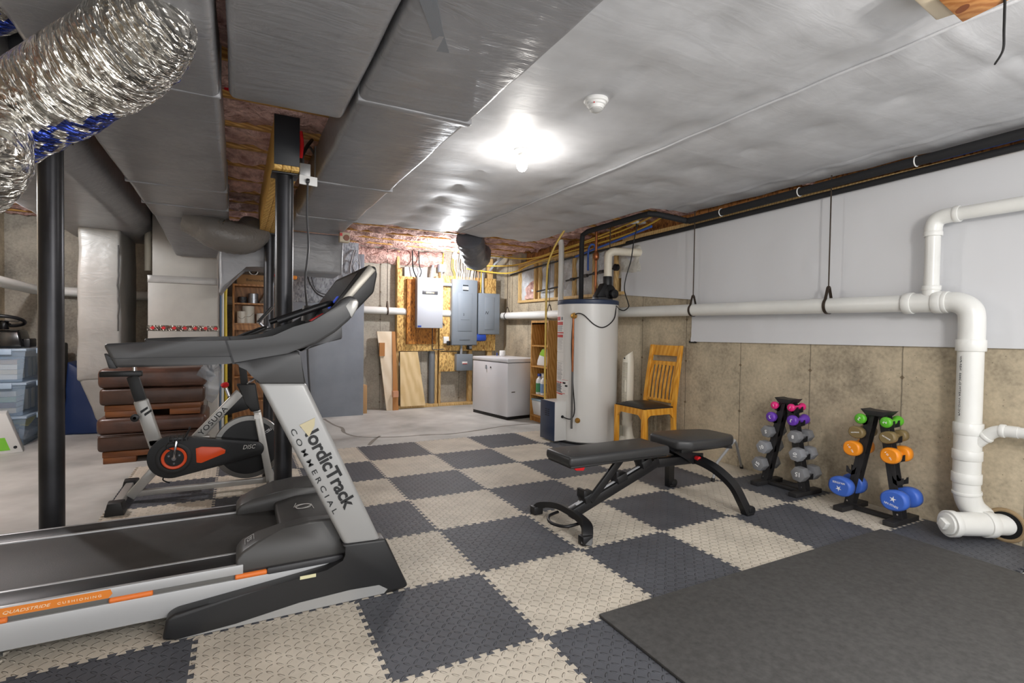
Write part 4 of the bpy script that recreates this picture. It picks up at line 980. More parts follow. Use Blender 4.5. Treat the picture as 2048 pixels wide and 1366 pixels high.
# boards leaning
def lean(name, label, cat_, pts, y0, y1, th, m):
    """pts (x,z) outline leaning from y0 at floor to y1 at its top"""
    zt = max(z for x,z in pts); P = [(x, y0+(y1-y0)*(z-FZ)/(zt-FZ), z) for x,z in pts]
    return tag(MB().prism(P, (0,th,0)).build(name, m, smooth=False), label, cat_)
ply = wood('plywood', (214,186,134), (230,206,160), (2,2,.6), rings=2); plyp = wood('pale_board', (222,204,176), (234,220,196), (2,2,.6), rings=2)
t = thing('leaning_board', 'tall pale wooden panel with brown edge leaning left of the boards', 'board', (.95,5.4,FZ))
pan = MB().prism([(.775,5.48,1.17),(1.0,5.48,1.17),(1.02,5.36,FZ),(.90,5.36,FZ)], (0,.03,0)).build('panel', plyp, t, smooth=False)
MB().prism([(1.0,5.475,1.17),(1.05,5.475,1.17),(1.075,5.34,FZ),(.99,5.34,FZ),(1.0,5.40,.6)], (0,.03,0)).build('edge_strip', M('cardboard',(178,124,72),.7), t, smooth=False)
MB().box(.80,.88,5.42,5.46,.80,1.0,.0).build('block', M('cardboard',(178,124,72)), t); MB().box(.98,1.06,5.29,5.36,.19,.28,.0).build('block', M('cardboard_pink',(206,150,116),.7), t)
lean('plywood_offcut', 'pale tapered plywood offcut leaning inside the left utility frame', 'board', [(1.12,.86),(1.40,.86),(1.515,.03),(1.12,.03)], 5.39, 5.45, .012, ply)
cb = M('cardboard',(178,124,72))
t = thing('cardboard_box', 'small brown cardboard box behind the grey painted board', 'box', (.5,5.3,FZ)); MB().box(.38,.58,5.22,5.42,FZ,.39,.003).build('carton', M('carton',(186,148,104),.75), t); MB().box(.375,.585,5.30,5.34,.388,.392).build('tape', M('carton_tape',(206,176,130),.4), t)
tag(MB().tube([(1.66,5.54,FZ),(1.66,5.54,.88)], .05, 18).build('grey_pipe', M('grey_pipe',(120,124,128),.5)), 'vertical grey pipe inside the left utility frame', 'pipe')
# grey painted partition board
gb = osb('painted_osb', (122,128,138), (96,102,112))
gs = M('painted_board',(134,140,149),.4,var=.06,vscale=3,bump=.12,bscale=25)
t = thing('painted_board', 'big grey painted board standing in the middle of the back, behind the treadmill', 'board', (0,5.12,FZ))
MB().box(-.66,.50,5.10,5.13,FZ,1.55,.002).build('lower_panel', gs, t); MB().box(-.66,.42,5.10,5.13,1.552,2.40,.002).build('upper_panel', osb('silver_osb',(150,154,160),(112,116,124)), t); MB().box(.42,.50,5.10,5.13,1.552,2.25,.002).build('upper_panel', gs, t)
for k in range(10):
    MB().cyl((random.uniform(-.1,.47),5.097,random.uniform(.1,1.5)),(0,0,0),.006) if False else None
cable([(.36,5.09,2.30),(.33,5.07,2.2),(.30,5.06,2.02),(.34,5.06,1.92),(.42,5.06,1.95),(.44,5.07,2.05),(.38,5.06,2.15),(.34,5.06,2.05),(.40,5.06,1.98),(.43,5.06,2.10),(.40,5.09,2.30)], .006, M('grey_cord',(176,176,180),.5), 'coiled pale grey cord hanging on the painted board', 'cord_coil')
cable([(.26,5.08,1.92),(.2,5.06,1.72),(.05,5.05,1.62),(-.12,5.05,1.66),(-.22,5.06,1.8),(-.25,5.08,1.92)], .008, bcab, 'black cord draped in a loop under the hanging duct', 'cord')
cable([(.28,5.08,1.92),(.18,5.05,1.68),(.0,5.05,1.66),(-.15,5.05,1.72),(-.2,5.08,1.9)], .006, dkgrey, 'dark grey cord draped beside the black loop', 'cord')
tag(MB().box(-.60,-.38,5.03,5.099,1.84,1.90,.025).build('orange_case', M('orange_case',(236,146,52),.45)), 'small orange case under the hanging duct right of the post', 'case')
# dark flex duct and second bulb
fx = MB(); P = cat([(1.58,3.90,2.42),(1.70,4.08,2.33),(1.83,4.32,2.25),(2.02,4.60,2.27),(2.15,4.85,2.40)], 9)
fx.tube(P, [.175+.006*(i%2) for i in range(len(P))], 32); fx.jitter(.012, 12, 3)
tag(fx.build('flex_duct', M('flex_slate',(92,94,100),.4,bump=.6,bscale=20,bdist=.012), ang=60), 'dark grey flexible duct bulging below the joists above the breaker panels', 'flexible duct')
def fixture(x, y, zc, label, L=.10, r=.038):
    t = thing('ceiling_bulb', label, 'light bulb', (x,y,zc))
    lab(MB().lathe([(0,0),(.055,0),(.055,-.012),(.035,-.028),(.022,-.03),(.022,-.045),(0,-.045)], (x,y,zc), (0,0,1), 32).build('lampholder', white, t), 'white lampholder')
    MB().lathe([(.018,-.04),(.02,-.055),(.032,-.075),(r,-.10),(.034,-.125),(.02,-.143),(0,-.15)], (x,y,zc), (0,0,1), 28).build('bulb', M('bulb_glow',(255,248,236),.5,emit=7), t)
    return t
fixture(.60,.72,2.425,'bare bulb in a white lampholder on the white ceiling sheet')
BULB = AZ(910,512,2.27)
fixture(BULB.x,BULB.y,2.37,'bare lit bulb over the breaker panels beside the dark flexible duct')
t = thing('smoke_detector', 'round white smoke detector on the ceiling sheet', 'smoke detector', (.567,-.13,2.42))
MB().lathe([(0,0),(.062,0),(.064,-.012),(.058,-.02),(.05,-.022),(.05,-.034),(.044,-.036),(.036,-.052),(0,-.055)], (.567,-.13,2.425), (0,0,1), 40).build('body', white, t)
MB().lathe([(.030,-.052),(.032,-.058),(.020,-.066),(0,-.067)], (.567,-.13,2.425), (0,0,1), 28).build('sensor_cap', M('sensor_grey',(196,196,194),.4), t)
MB().cyl((.53,-.165,2.388),(.526,-.169,2.386),.0035,seg=10).build('indicator', redm, t)
t = thing('alarm_box', 'small beige alarm box with round horn at the end of the long duct', 'alarm', (-.08,3.3,2.12))
MB().box(-.15,-.05,3.22,3.30,2.10,2.199,.006).build('box', M('beige_box',(206,192,168),.45), t); MB().cyl((-.085,3.22,2.145),(-.085,3.205,2.145),.03,seg=20).build('horn', M('horn_brown',(140,90,70),.5), t); MB().box(-.15,-.125,3.215,3.222,2.16,2.19).build('light', redm, t)
# outlet with cord by the beam end
t = thing('power_outlet', 'white outlet on a metal box at the beam end with a dark plug', 'outlet', (-.70,1.05,2.15))
lab(MB().box(-.752,-.69,1.02,1.08,2.115,2.20,.004).build('metal_box', M('galv',(150,150,150),.4,metal=.6), t),'galvanised metal box')
pr_ = rotm('Z',10); MB().obox((-.705,1.005,2.095),(.105,.012,.055),pr_,.004).build('cover_plate', white, t)
MB().box(-.72,-.70,.97,1.0,2.075,2.10,.005).build('plug', blk, t)
cable([(-.71,.985,2.08),(-.712,1.0,1.9),(-.70,1.02,1.7),(-.715,1.04,1.5),(-.70,1.06,1.3),(-.69,1.1,1.0),(-.66,1.12,.6),(-.64,1.1,.2),(-.66,1.1,.03)], .006, dkgrey, 'grey power cord hanging down from the beam outlet beside the post', 'cord')
cable([(-.745,1.06,2.40),(-.735,1.07,2.33),(-.742,1.07,2.24)], .012, redm, 'red cable on the right side of the beam end')
cable([(-.65,1.3,2.44),(-.70,1.15,2.34),(-.735,1.08,2.25),(-.74,1.05,2.20)], .011, bcab, 'black cable bundle coming down beside the beam end')
cable([(-.62,1.45,2.40),(-.68,1.2,2.36),(-.725,1.1,2.28),(-.73,1.05,2.2)], .008, dkgrey, 'grey cable crossing to the beam end from the joists')
cable([(-1.14,.75,2.445),(-1.05,.73,2.43),(-.98,.74,2.425),(-.90,.73,2.44)], .010, redm, 'red cable lying along the joist left of the beam')
# wooden block and wire at the top right
t = thing('wood_block', 'knotty wooden block with a dangling wire at the top right', 'block', (1.1,-1.55,2.4))
q0 = AZ(1905,45,2.33); q1 = AZ(2030,-10,2.33)
A = AZ(1878,2,2.33); B = AZ(1925,45,2.33); C_ = AZ(2045,-12,2.33); D_ = A+C_-B
MB().hexa([A,B,C_,D_]+[p+V((0,0,.09)) for p in (A,B,C_,D_)], .003).build('timber', wood('knotty_pine',(176,110,52),(206,146,84),(3,3,3),rings=4), t)
A2 = AZ(1826,0,2.345); B2 = AZ(1872,42,2.345); C2 = AZ(1915,28,2.345); D2 = A2+C2-B2
MB().hexa([A2,B2,C2,D2]+[p+V((0,0,.075)) for p in (A2,B2,C2,D2)], .006).build('beige_housing', M('beige_box',(206,192,168)), t)
k_ = AZ(1925,18,2.3295); MB().lathe([(0,0),(.02,0),(.02,.001),(0,.001)], k_, (0,0,1), 20, 1.4, .8).build('knot', M('knot',(120,66,34),.6), t)
cable([AZ(2010,-5,2.33),AZ(2008,60,2.30),AZ(2006,100,2.29),AZ(1990,128,2.30)], .004, inkb, 'thin black wire dangling from the wooden block', 'wire')
# ------------------------------------------------------------------ adjustable bench
t = thing('weight_bench', 'black adjustable weight bench with two flat pads', 'bench', (1.3,.32,0))
vinyl = M('bench_vinyl',(50,50,51),.42,bump=.08,bscale=90,coat=.1); bst = M('bench_steel',(24,24,26),.38); pvcb = M('pad_edge',(30,30,31),.45)
def pad(pts, z0, z1, n=4):
    mb = MB(); mb.hexa([V((x,y,z0(x))) for x,y in pts]+[V((x,y,z1(x))) for x,y in pts], .022, n); return mb
pad([(.66,.185),(1.455,.175),(1.455,.475),(.66,.465)], lambda x:.405, lambda x:.468).build('back_pad', vinyl, t, ang=60)
MB().box(.675,1.44,.195,.455,.395,.408,.004).build('back_pad_board', pvcb, t)
e = MB()
out = [(1.52,.19),(1.60,.135),(1.86,.125),(2.04,.16),(2.105,.215),(2.105,.425),(2.04,.48),(1.86,.515),(1.60,.505),(1.52,.45)]
e.prism([(x,y,.43-(x-1.5)*.02) for x,y in out], (0,0,.066), .022, 4); e.build('seat_pad', vinyl, t, ang=60)
MB().prism([(x,.22,z) for x,z in ((1.95,.44),(2.09,.43),(2.115,.375),(2.05,.385),(1.95,.41))], (0,.2,0), .008).build('seat_nose', vinyl, t)
MB().box(1.58,2.04,.20,.44,.400,.425,.004).build('seat_board', pvcb, t)
MB().bar((.755,.32,.075),(1.47,.32,.335),.062,.062,(0,0,1),.006).build('sloped_beam', bst, t)
MB().bar((1.42,.32,.325),(1.80,.32,.315),.06,.06,(0,0,1),.006).build('rear_beam', bst, t)
lab(MB().bar((.80,.32,.125),(1.36,.32,.328),.018,.004,(0,0,1)).build('scale_strip', M('sticker_white',(200,202,206),.35), t),'pale printed strip on the beam')
for x in (.88,1.135,1.345):
    z = .075+(x-.755)*.3636+.055
    e = MB(); e.bar((x-.035,.32,z-.02),(x+.045,.32,z+.008),.085,.05,(0,0,1),.006); e.box(x-.045,x-.02,.28,.36,z-.01,z+.045,.005); e.build('notch_bracket', blk, t)
MB().bar((.885,.285,.15),(1.135,.285,.40),.05,.022,(0,1,0),.004).build('support_strut', bst, t)
lab(MB().obox((1.02,.32,.238),(.05,.03,.003),rotm('Y',-20)).build('sticker', white, t),'white sticker')
lab(MB().obox((1.41,.32,.375),(.10,.05,.02),rotm('Y',-20),.004).build('hinge_plate', M('plate_gold',(176,160,116),.35,metal=.6), t),'pale metal hinge plate')
# rear bowed legs
sec = [(-.022,-.028),(.022,-.028),(.022,.028),(-.022,.028)]
P = cat([(1.955,-.035,.0),(1.925,-.012,.085),(1.885,.03,.19),(1.83,.11,.275),(1.80,.21,.315),(1.795,.32,.322),(1.80,.43,.315),(1.83,.53,.275),(1.885,.61,.19),(1.925,.652,.085),(1.95,.675,.0)], 5)
e = MB(); e.sweep(P, sec, (1,0,.25)); e.build('rear_leg', bst, t)
for y,s_ in ((-.03,-1),(.67,1)):
    MB().cyl((1.975,y-.028,.03),(1.975,y+.028,.03),.03,seg=18,bev=.005).build('wheel', blk, t)
    MB().box(1.925,1.99,y-.03,y+.03,.0005,.018,.004).build('foot_pad', blk, t)
# seat bracket
MB().prism([(x,.265,z) for x,z in ((1.50,.43),(1.56,.43),(1.78,.365),(1.86,.36),(1.86,.29),(1.76,.29),(1.70,.33))], (0,.012,0), .003).build('bracket_plate', bst, t)
MB().prism([(x,.363,z) for x,z in ((1.50,.43),(1.56,.43),(1.78,.365),(1.86,.36),(1.86,.29),(1.76,.29),(1.70,.33))], (0,.012,0), .003).build('bracket_plate', bst, t)
MB().cyl((1.78,.225,.335),(1.78,.262,.335),.017,seg=18,bev=.004).build('pull_knob', redm, t)
MB().cyl((1.475,.245,.405),(1.475,.27,.405),.016,seg=18).build('pivot_bolt', brass, t)
MB().prism([(x,.205,z) for x,z in ((.70,.40),(.79,.40),(.775,.372),(.72,.378))], (0,.02,0), .004).build('red_stop', redm, t)
MB().obox((.80,.32,.098),(.035,.05,.02),rotm('Y',-20),.003).build('red_clip', redm, t)
# front base
P = cat([(.672,.035,.0),(.70,.06,.05),(.735,.12,.075),(.752,.22,.085),(.755,.32,.088),(.752,.42,.085),(.735,.51,.072),(.70,.585,.05),(.675,.61,.0)], 5)
MB().sweep(P, [(-.03,-.014),(.03,-.014),(.03,.022),(-.03,.022)], (.3,0,1)).build('front_base', bst, t)
MB().box(.645,.715,.02,.075,.0005,.055,.008).build('end_cap', blk, t); MB().box(.645,.715,.565,.625,.0005,.055,.008).build('end_cap', blk, t)
MB().tube([(.735,.42,.06),(.66,.40,.055),(.615,.34,.052),(.61,.27,.052),(.65,.20,.055),(.735,.19,.062)], .0095, 10, 6).build('carry_handle', bst, t)
# folded stand behind the bench
sg = M('grey_tube',(150,150,150),.4)
t = thing('folding_stand', 'thin grey metal stand leg with black tip by the wall behind the bench', 'stand', (2.75,.75,0))
MB().tube([(2.94,.79,.012),(2.62,.60,.30),(2.50,.52,.345)], .011, 10).build('leg', sg, t); MB().cyl((2.948,.795,.0005),(2.925,.782,.03),.016,seg=12).build('leg_tip', blk, t)
MB().tube([(2.50,.52,.345),(2.40,.60,.16),(2.37,.615,.012)], .011, 10).build('leg', sg, t); MB().cyl((2.37,.615,.0005),(2.372,.614,.03),.015,seg=12).build('leg_tip', blk, t)

# ------------------------------------------------------------------ dumbbells
hexm = M('grey_neoprene',(124,125,128),.6,bump=.06,bscale=200); hexl = M('grey_neoprene_light',(140,142,147),.58,bump=.06,bscale=200)
def hexbell(af, L, hl, mat, num, rot, label, loc, tilt=0):
    """axis along x; af = across flats, hl = head length"""
    t = thing('hex_dumbbell', label, 'dumbbell', (0,0,0), None)
    r = af/2/math.cos(PI/6)
    for s in (-1,1):
        h = MB(); x0, x1 = s*(L/2-hl), s*L/2
        P = [(0, r*math.cos(PI/3*k+math.radians(tilt)), r*math.sin(PI/3*k+math.radians(tilt))) for k in range(6)]
        h.prism([(x0,y,z) for _,y,z in P], (x1-x0,0,0), af*.055, 2); hd = h.build('head', mat, t, ang=32)
        if s < 0 and num:
            a = math.radians(rot); text(num, 'number', inkw, hd, (x1-.0006,0,0), (0,-math.cos(a),math.sin(a)), (0,math.sin(a),math.cos(a)), af*.32, bold=.02, center=True)
    MB().cyl((-L/2+hl-.01,0,0),(L/2-hl+.01,0,0),.0165,seg=16).build('handle', mat, t)
    t.location = loc; WL[t.name] = V(loc); return t
def roundbell(r, L, mat, num, rot, label, loc, nc=None):
    t = thing('round_dumbbell', label, 'dumbbell', (0,0,0))
    for s in (-1,1):
        hd = MB().lathe([(0,L/2),(r*.72,L/2-.0005),(r*.93,L/2-.006),(r,L/2-r*.45),(r*.93,L/2-r*.95),(r*.62,L/2-r*1.5),(.0125,L/2-r*2.1)], (0,0,0), (s,0,0), 26).build('head', mat, t, ang=60)
        if s < 0 and num:
            a = math.radians(rot); text(num, 'number', nc or inkw, hd, (-L/2-.0006,0,0), (0,-math.cos(a),math.sin(a)), (0,math.sin(a),math.cos(a)), r*.62, bold=.01, center=True)
    MB().cyl((-L/2+r*1.8,0,0),(L/2-r*1.8,0,0),.0135,seg=14).build('handle', mat, t)
    t.location = loc; WL[t.name] = V(loc); return t
def ovalbell(ry, rz, L, hl, mat, label, loc, sy, txt=None, star=False, rot=0):
    """flat-faced oval vinyl heads"""
    t = thing('oval_dumbbell', label, 'dumbbell', (0,0,0))
    for s in (-1,1):
        e = MB(); n = 36; R = rotm('X', sy)
        pr_ = [(.0,.80),(.0,.82),(.12,.97),(.5,1.0),(.88,.95),(.97,.80),(1.0,.45)]
        rings = []
        for u, k in pr_:
            x = s*(L/2-hl*u); rings.append([e.bm.verts.new(V((x,0,0))+R @ V((0, ry*k*math.copysign(abs(math.cos(2*PI*q/n))**.86, math.cos(2*PI*q/n)), rz*k*math.copysign(abs(math.sin(2*PI*q/n))**.86, math.sin(2*PI*q/n))))) for q in range(n)])
        for A, B in zip(rings, rings[1:]):
            for q in range(n): e.bm.faces.new((A[q],A[(q+1)%n],B[(q+1)%n],B[q]))
        e.bm.faces.new(rings[0]); e.bm.faces.new(rings[-1][::-1])
        hd = e.build('head', mat, t, ang=60)
        if s < 0:
            a = math.radians(rot); xd = V((0,-math.cos(a),math.sin(a))); yd = V((0,math.sin(a),math.cos(a)))
            if txt: text(txt, 'lettering', inkw, hd, V((-L/2-.0006,0,0))+yd*(-rz*.42 if star else 0), xd, yd, rz*.20, ry*1.05, center=True)
            if star:
                sb = MB(); c = V((-L/2-.0002,0,0))+yd*rz*.18
                P = [c+(xd*math.sin(PI*k/5)+yd*math.cos(PI*k/5))*(rz*.32 if k%2==0 else rz*.105) for k in range(10)]
                sb.prism(P, (-.0006,0,0)); sb.build('star', inkw, hd, smooth=False)
    MB().cyl((-L/2+hl-.005,0,0),(L/2-hl+.005,0,0),.0165,seg=16).build('handle', mat, t)
    t.location = loc; WL[t.name] = V(loc); return t

# ------------------------------------------------------------------ A-frame racks: posts in the plane x = xc
rk = M('rack_black',(40,39,40),.55,var=.1,vscale=20)
def rack(name_label, yl0, yl1, yr0, yr1, xc, levels, empty=None):
    """left post foot at yl0 / top yl1, right post foot yr0 / top yr1"""
    t = thing('dumbbell_rack', name_label, 'rack', (xc,(yl0+yr0)/2,0))
    H = .70
    for y0, y1, s in ((yl0,yl1,1),(yr0,yr1,-1)):
        e = MB(); d = V((0,y1-y0,H-.03)).normalized()
        e.bar((xc-.012,y0,.03),(xc-.012,y1,H),.045,.006,(0,1,0)); # placeholder inner web
        e.bar((xc+.02,y0,.03),(xc+.02,y1,H),.006,.05,(1,0,0)) if False else None
        e.bar((xc-.03,y0,.03),(xc-.03,y1,H),.006,.052,(0,s,0)); e.bar((xc+.03,y0,.03),(xc+.03,y1,H),.006,.052,(0,s,0))
        e.build('post', rk, t)
        for z in levels:
            k = (z-.03)/(H-.03); y = y0+(y1-y0)*k
            for x in (xc-.03, xc+.03):
                c = MB(); yo = y+s*.035
                arc = [(yo+s*.0-.024*math.cos(a)*1, z-.002-.022*math.sin(a)) for a in [PI*q/10 for q in range(11)]]
                P = [(x-.003,yy,zz) for yy,zz in arc]
                P = P+[(x-.003,arc[-1][0]+.010,arc[-1][1]+.004),(x-.003,arc[-1][0]+.010,z-.04),(x-.003,yo,z-.055),(x-.003,arc[0][0]-.010,z-.04),(x-.003,arc[0][0]-.010,arc[0][1]+.004)]
                c.prism(P, (.006,0,0)); c.bar((x-.003,y,z-.075),(x-.003,yo,z-.03),.03,.006,(1,0,0)) if False else None
                c.build('cradle', rk, t)
        f = MB(); f.box(xc-.15,xc+.165,y0-.033,y0+.033,.0005,.034,.003); f.build('foot', rk, t)
        MB().cyl((xc-.035,y0+s*.0,.06),(xc-.04,y0,.06),.006,seg=8).build('bolt', chrome, t)
    MB().box(xc-.022,xc+.022,yr0+.03,yl0-.03,.004,.03,.003).build('crossbar', rk, t)
    c = MB(); c.prism([(xc-.06,y,z) for y,z in ((yl1+.055,H+.018),(yl1+.02,H-.02),(yr1-.02,H-.02),(yr1-.055,H+.018),(yr1-.02,H+.012),(yl1+.02,H+.012))], (.12,0,0), .003); c.build('top_bracket', rk, t)
    return t
XC = 2.735
rack('black A shaped dumbbell rack holding pink, purple and grey dumbbells', .395, .245, .070, .195, XC, (.66,.56,.44,.31,.165))
pinkd = M('pink_vinyl',(226,44,124),.35,coat=.2); purp = M('purple_vinyl',(104,58,172),.38,coat=.2)
LV = dict(zip(range(5),(.655,.56,.44,.31,.168)))
def yl(z): return .395+(.245-.395)*(z-.03)/.67+.035
def yr(z): return .070+(.195-.070)*(z-.03)/.67-.035
roundbell(.030,.165,pinkd,'1',20,'pink dumbbell on the top left of the rack with grey dumbbells',(XC,yl(.655),.655))
roundbell(.030,.165,pinkd,'1',-20,'pink dumbbell on the top right of the rack with grey dumbbells',(XC,yr(.655),.655))
roundbell(.041,.185,purp,'3',200,'purple dumbbell on the left of the rack, below the pink one',(XC,yl(.56),.56))
roundbell(.041,.185,purp,'3',160,'purple dumbbell on the right of the rack, below the pink one',(XC,yr(.56),.56))
hexbell(.086,.198,.064,hexm,'5',180,'grey hex dumbbell, highest on the left side of its rack',(XC,yl(.44),.44),8)
hexbell(.086,.198,.064,hexm,'8',0,'grey hex dumbbell, highest on the right side of its rack',(XC,yr(.44),.44),8)
hexbell(.095,.208,.068,hexl,'10',30,'lighter grey hex dumbbell, middle one on the left of the rack',(XC,yl(.31),.31),8)
hexbell(.095,.208,.068,hexl,'10',90,'lighter grey hex dumbbell, middle one on the right of the rack',(XC,yr(.31),.31),8)
hexbell(.102,.218,.072,hexm,'15',60,'grey hex dumbbell, lowest on the left side of its rack',(XC,yl(.168),.168),8)
hexbell(.102,.218,.072,hexm,'15',180,'grey hex dumbbell, lowest on the right side of its rack',(XC,yr(.168),.168),8)
XD = 2.735
rack('black A shaped dumbbell rack holding green, brown, orange and blue dumbbells', -.262, -.395, -.575, -.465, XD, (.66,.56,.44,.30,.165))
def yl2(z): return -.262+(-.395+.262)*(z-.03)/.67+.035
def yr2(z): return -.575+(-.465+.575)*(z-.03)/.67-.035
gr = M('green_vinyl',(92,178,46),.35,coat=.2); brn = M('brown_vinyl',(126,108,72),.4,coat=.1); ora = M('orange_vinyl',(240,146,34),.35,coat=.2); blu = M('blue_vinyl',(64,104,196),.4,coat=.1)
roundbell(.036,.175,gr,'2',150,'green dumbbell on the top left of the right hand rack',(XD,yl2(.65),.65))
roundbell(.036,.175,gr,'2',90,'green dumbbell on the top right of the right hand rack',(XD,yr2(.65),.65))
ovalbell(.050,.040,.19,.055,brn,'brown dumbbell on the left of its rack',(XD,yl2(.555),.555),10,'NEOPRENE',False,10)
ovalbell(.050,.040,.19,.055,brn,'brown dumbbell on the right of its rack',(XD,yr2(.555),.555),-15,'NEOPRENE',False,-25)
ovalbell(.056,.052,.20,.062,ora,'orange dumbbell on the left of its rack',(XD,yl2(.44),.44),0,'10 lb',False,-50)
ovalbell(.056,.052,.20,.062,ora,'orange dumbbell on the right of its rack',(XD,yr2(.44),.44),0,'10 lb',False,-50)
ovalbell(.078,.066,.225,.075,blu,'large blue dumbbell with a white star on the left of its rack',(XD-.02,yl2(.166),.166),8,'NPA FITNESS',True,180)
ovalbell(.078,.066,.225,.075,blu,'large blue dumbbell with a white star on the right of its rack',(XD-.02,yr2(.166),.166),-10,'NPA FITNESS',True,-12)
# ------------------------------------------------------------------ left side: ottomans, boxes, shelves
leather = M('brown_leather',(82,57,47),.34,var=.28,vscale=4,bump=.18,bscale=45,coat=.05); leatherd = M('brown_leather_side',(70,50,41),.36,var=.25,vscale=4,bump=.2,bscale=45)
ob = wood('ottoman_base', (110,62,26), (132,78,36), (.5,3,3), rings=2, rough=.4)
def ottoman(x0,x1,y0,y1,z0,h,label):
    t = thing('ottoman', label, 'ottoman', ((x0+x1)/2,(y0+y1)/2,z0))
    for (x,y) in ((x0+.05,y0+.02),(x1-.29,y0+.02),(x0+.05,y1-.1),(x1-.29,y1-.1)):
        MB().box(x,x+.24,y,y+.08,z0,z0+.055,.005).build('foot', ob, t)
    MB().box(x0+.045,x1-.045,y0+.02,y1-.02,z0+.055,z0+.105,.004).build('base', ob, t)
    MB().box(x0+.01,x1-.01,y0+.005,y1-.005,z0+.106,z0+.255,.03,3).build('body', leatherd, t, ang=60)
    e = MB(); e.box(x0,x1,y0,y1,z0+.258,z0+h,.045,4); e.subd(.15); e.jitter(.006,5,z0); e.build('cushion', leather, t, ang=60)
    if z0 < .1: MB().tube([(x0+.01,y0+.004,z0+.255),(x1-.01,y0+.004,z0+.255)],.004,6).build('seam', leatherd, t)
    return t
ottoman(-2.165,-1.33,3.30,4.0,FZ,.405,'brown leather ottoman at the bottom of the two, resting on the floor')
ottoman(-2.15,-1.335,3.30,3.98,.395,.43,'brown leather ottoman stacked upside on top of the other')
MB_ = MB(); P = cat([(-1.355,3.305,.72),(-1.30,3.30,.80),(-1.28,3.4,.76),(-1.30,3.42,.60),(-1.345,3.36,.52)],6)
e = MB(); e.sweep(P, [(-.07,-.004),(.07,-.004),(.07,.004),(-.07,.004)], (0,1,0)); e.jitter(.008,14,1)
tag(e.build('plastic_cover', M('clear_plastic',(190,196,204),.15,trans=.6,alpha=.6)), 'crumpled clear plastic cover on the right end of the upper ottoman', 'plastic cover')
# storage bins
clear = M('clear_bin',(190,214,238),.12,alpha=.26); rimm = M('bin_rim',(196,216,236),.2,alpha=.62)
random.seed(21)
bc = [(206,190,160),(178,150,118),(214,208,196),(128,150,120),(96,64,50),(196,180,60),(120,120,128),(222,214,200),(150,60,50),(90,100,120)]
def book(x0,x1,y0,y1,z0,z1,c,label,g,rot=0):
    t = thing('book', label, 'book', (0,0,0), g)
    MB().box(x0,x1,y0,y1,z0,z1,.001).build('cover', M('book_%d_%d_%d'%c,c,.55), t)
    MB().box(x0+.003,x1+.0004,y0+.003,y1-.003,z0+.003,z1-.003).build('pages', M('pages',(216,208,190),.8), t)
    return t
cnames = {(206,190,160):'tan',(178,150,118):'light brown',(214,208,196):'off white',(128,150,120):'sage green',(96,64,50):'dark brown',(196,180,60):'yellow',(120,120,128):'grey',(222,214,200):'cream',(150,60,50):'red',(90,100,120):'slate blue'}
def bin_(z0, z1, name, contents):
    t = thing('storage_bin', name, 'storage bin', (-3.18,4.8,z0))
    x0,x1,y0,y1 = -3.40,-2.93,4.45,5.15; i = .035
    e = MB()
    b = [V((x0+i,y0+i,z0)),V((x1-i,y0+i,z0)),V((x1-i,y1-i,z0)),V((x0+i,y1-i,z0))]; tp = [V((x0,y0,z1-.03)),V((x1,y0,z1-.03)),V((x1,y1,z1-.03)),V((x0,y1,z1-.03))]
    def wall(q): e.bm.faces.new([e.bm.verts.new(p) for p in q])
    wall((b[0],b[1],b[2],b[3]))
    for k in range(4): wall((b[k],b[(k+1)%4],tp[(k+1)%4],tp[k]))
    bmesh.ops.remove_doubles(e.bm, verts=e.bm.verts, dist=1e-5)
    r = bmesh.ops.solidify(e.bm, geom=list(e.bm.faces), thickness=.003)
    e.build('body', clear, t, smooth=False)
    MB().box(x0-.008,x1+.008,y0-.008,y1+.008,z1-.028,z1-.004,.004).build('lid', rimm, t)
    MB().box(-3.13,-3.03,y0-.02,y0-.006,z1-.06,z1-.006,.004).build('latch', rimm, t)
    MB().box(x1+.008,x1+.02,4.72,4.86,z1-.06,z1-.006,.004).build('latch', rimm, t)
    return t
bin_(.635,.965,'clear storage bin on top of the stack with a steering wheel on it',0)
bin_(.30,.630,'clear storage bin in the middle of the stack of three',0)
bin_(FZ,.295,'clear storage bin at the bottom of the stack, holding a yellow folder',0)
G1,G2,G3 = 'books in the top storage bin','books in the middle storage bin','books in the bottom storage bin'
x = -3.34
for k,c in enumerate([(214,208,196),(206,190,160),(222,214,200),(178,150,118)]):
    book(-3.33,-3.01,4.51+.0*k,4.72,.655+.05*k,.655+.05*k+.046,c,'%s book lying in the near half of the top bin, %s from its floor'%(cnames[c],ORD[k]),G1)
for k,c in enumerate([(120,120,128),(214,208,196),(90,100,120),(222,214,200)]):
    book(-3.30,-3.00,4.78+.065*k,4.78+.065*k+.055,.66,.86,c,'%s book standing upright in the top bin, %s from the front'%(cnames[c],ORD[k]),G1)
for k,c in enumerate([(206,190,160),(96,64,50),(128,150,120),(214,208,196)]):
    book(-3.33,-3.02,4.51,4.73,.32+.055*k,.32+.055*k+.05,c,'%s book lying in the near half of the middle bin, %s from its floor'%(cnames[c],ORD[k]),G2)
for k,c in enumerate([(222,214,200),(90,100,120),(206,190,160)]):
    book(-3.30,-3.01,4.80+.08*k,4.80+.08*k+.06,.32,.53,c,'%s book standing upright in the middle bin, %s from the front'%(cnames[c],ORD[k]),G2)
for k,c in enumerate([(178,150,118),(96,64,50),(206,190,160),(178,150,118)]):
    book(-3.33,-3.05,4.53,4.74,.02+.04*k,.02+.04*k+.036,c,'%s book lying in the bottom bin, %s from its floor'%(cnames[c],ORD[k]),G3)
tag(MB().obox((-3.10,4.85,.215),(.24,.30,.012),rotm('X',14) @ rotm('Y',10),.002).build('folder', M('yellow_folder',(232,214,50),.5)), 'bright yellow folder lying on top inside the bottom bin', 'folder')
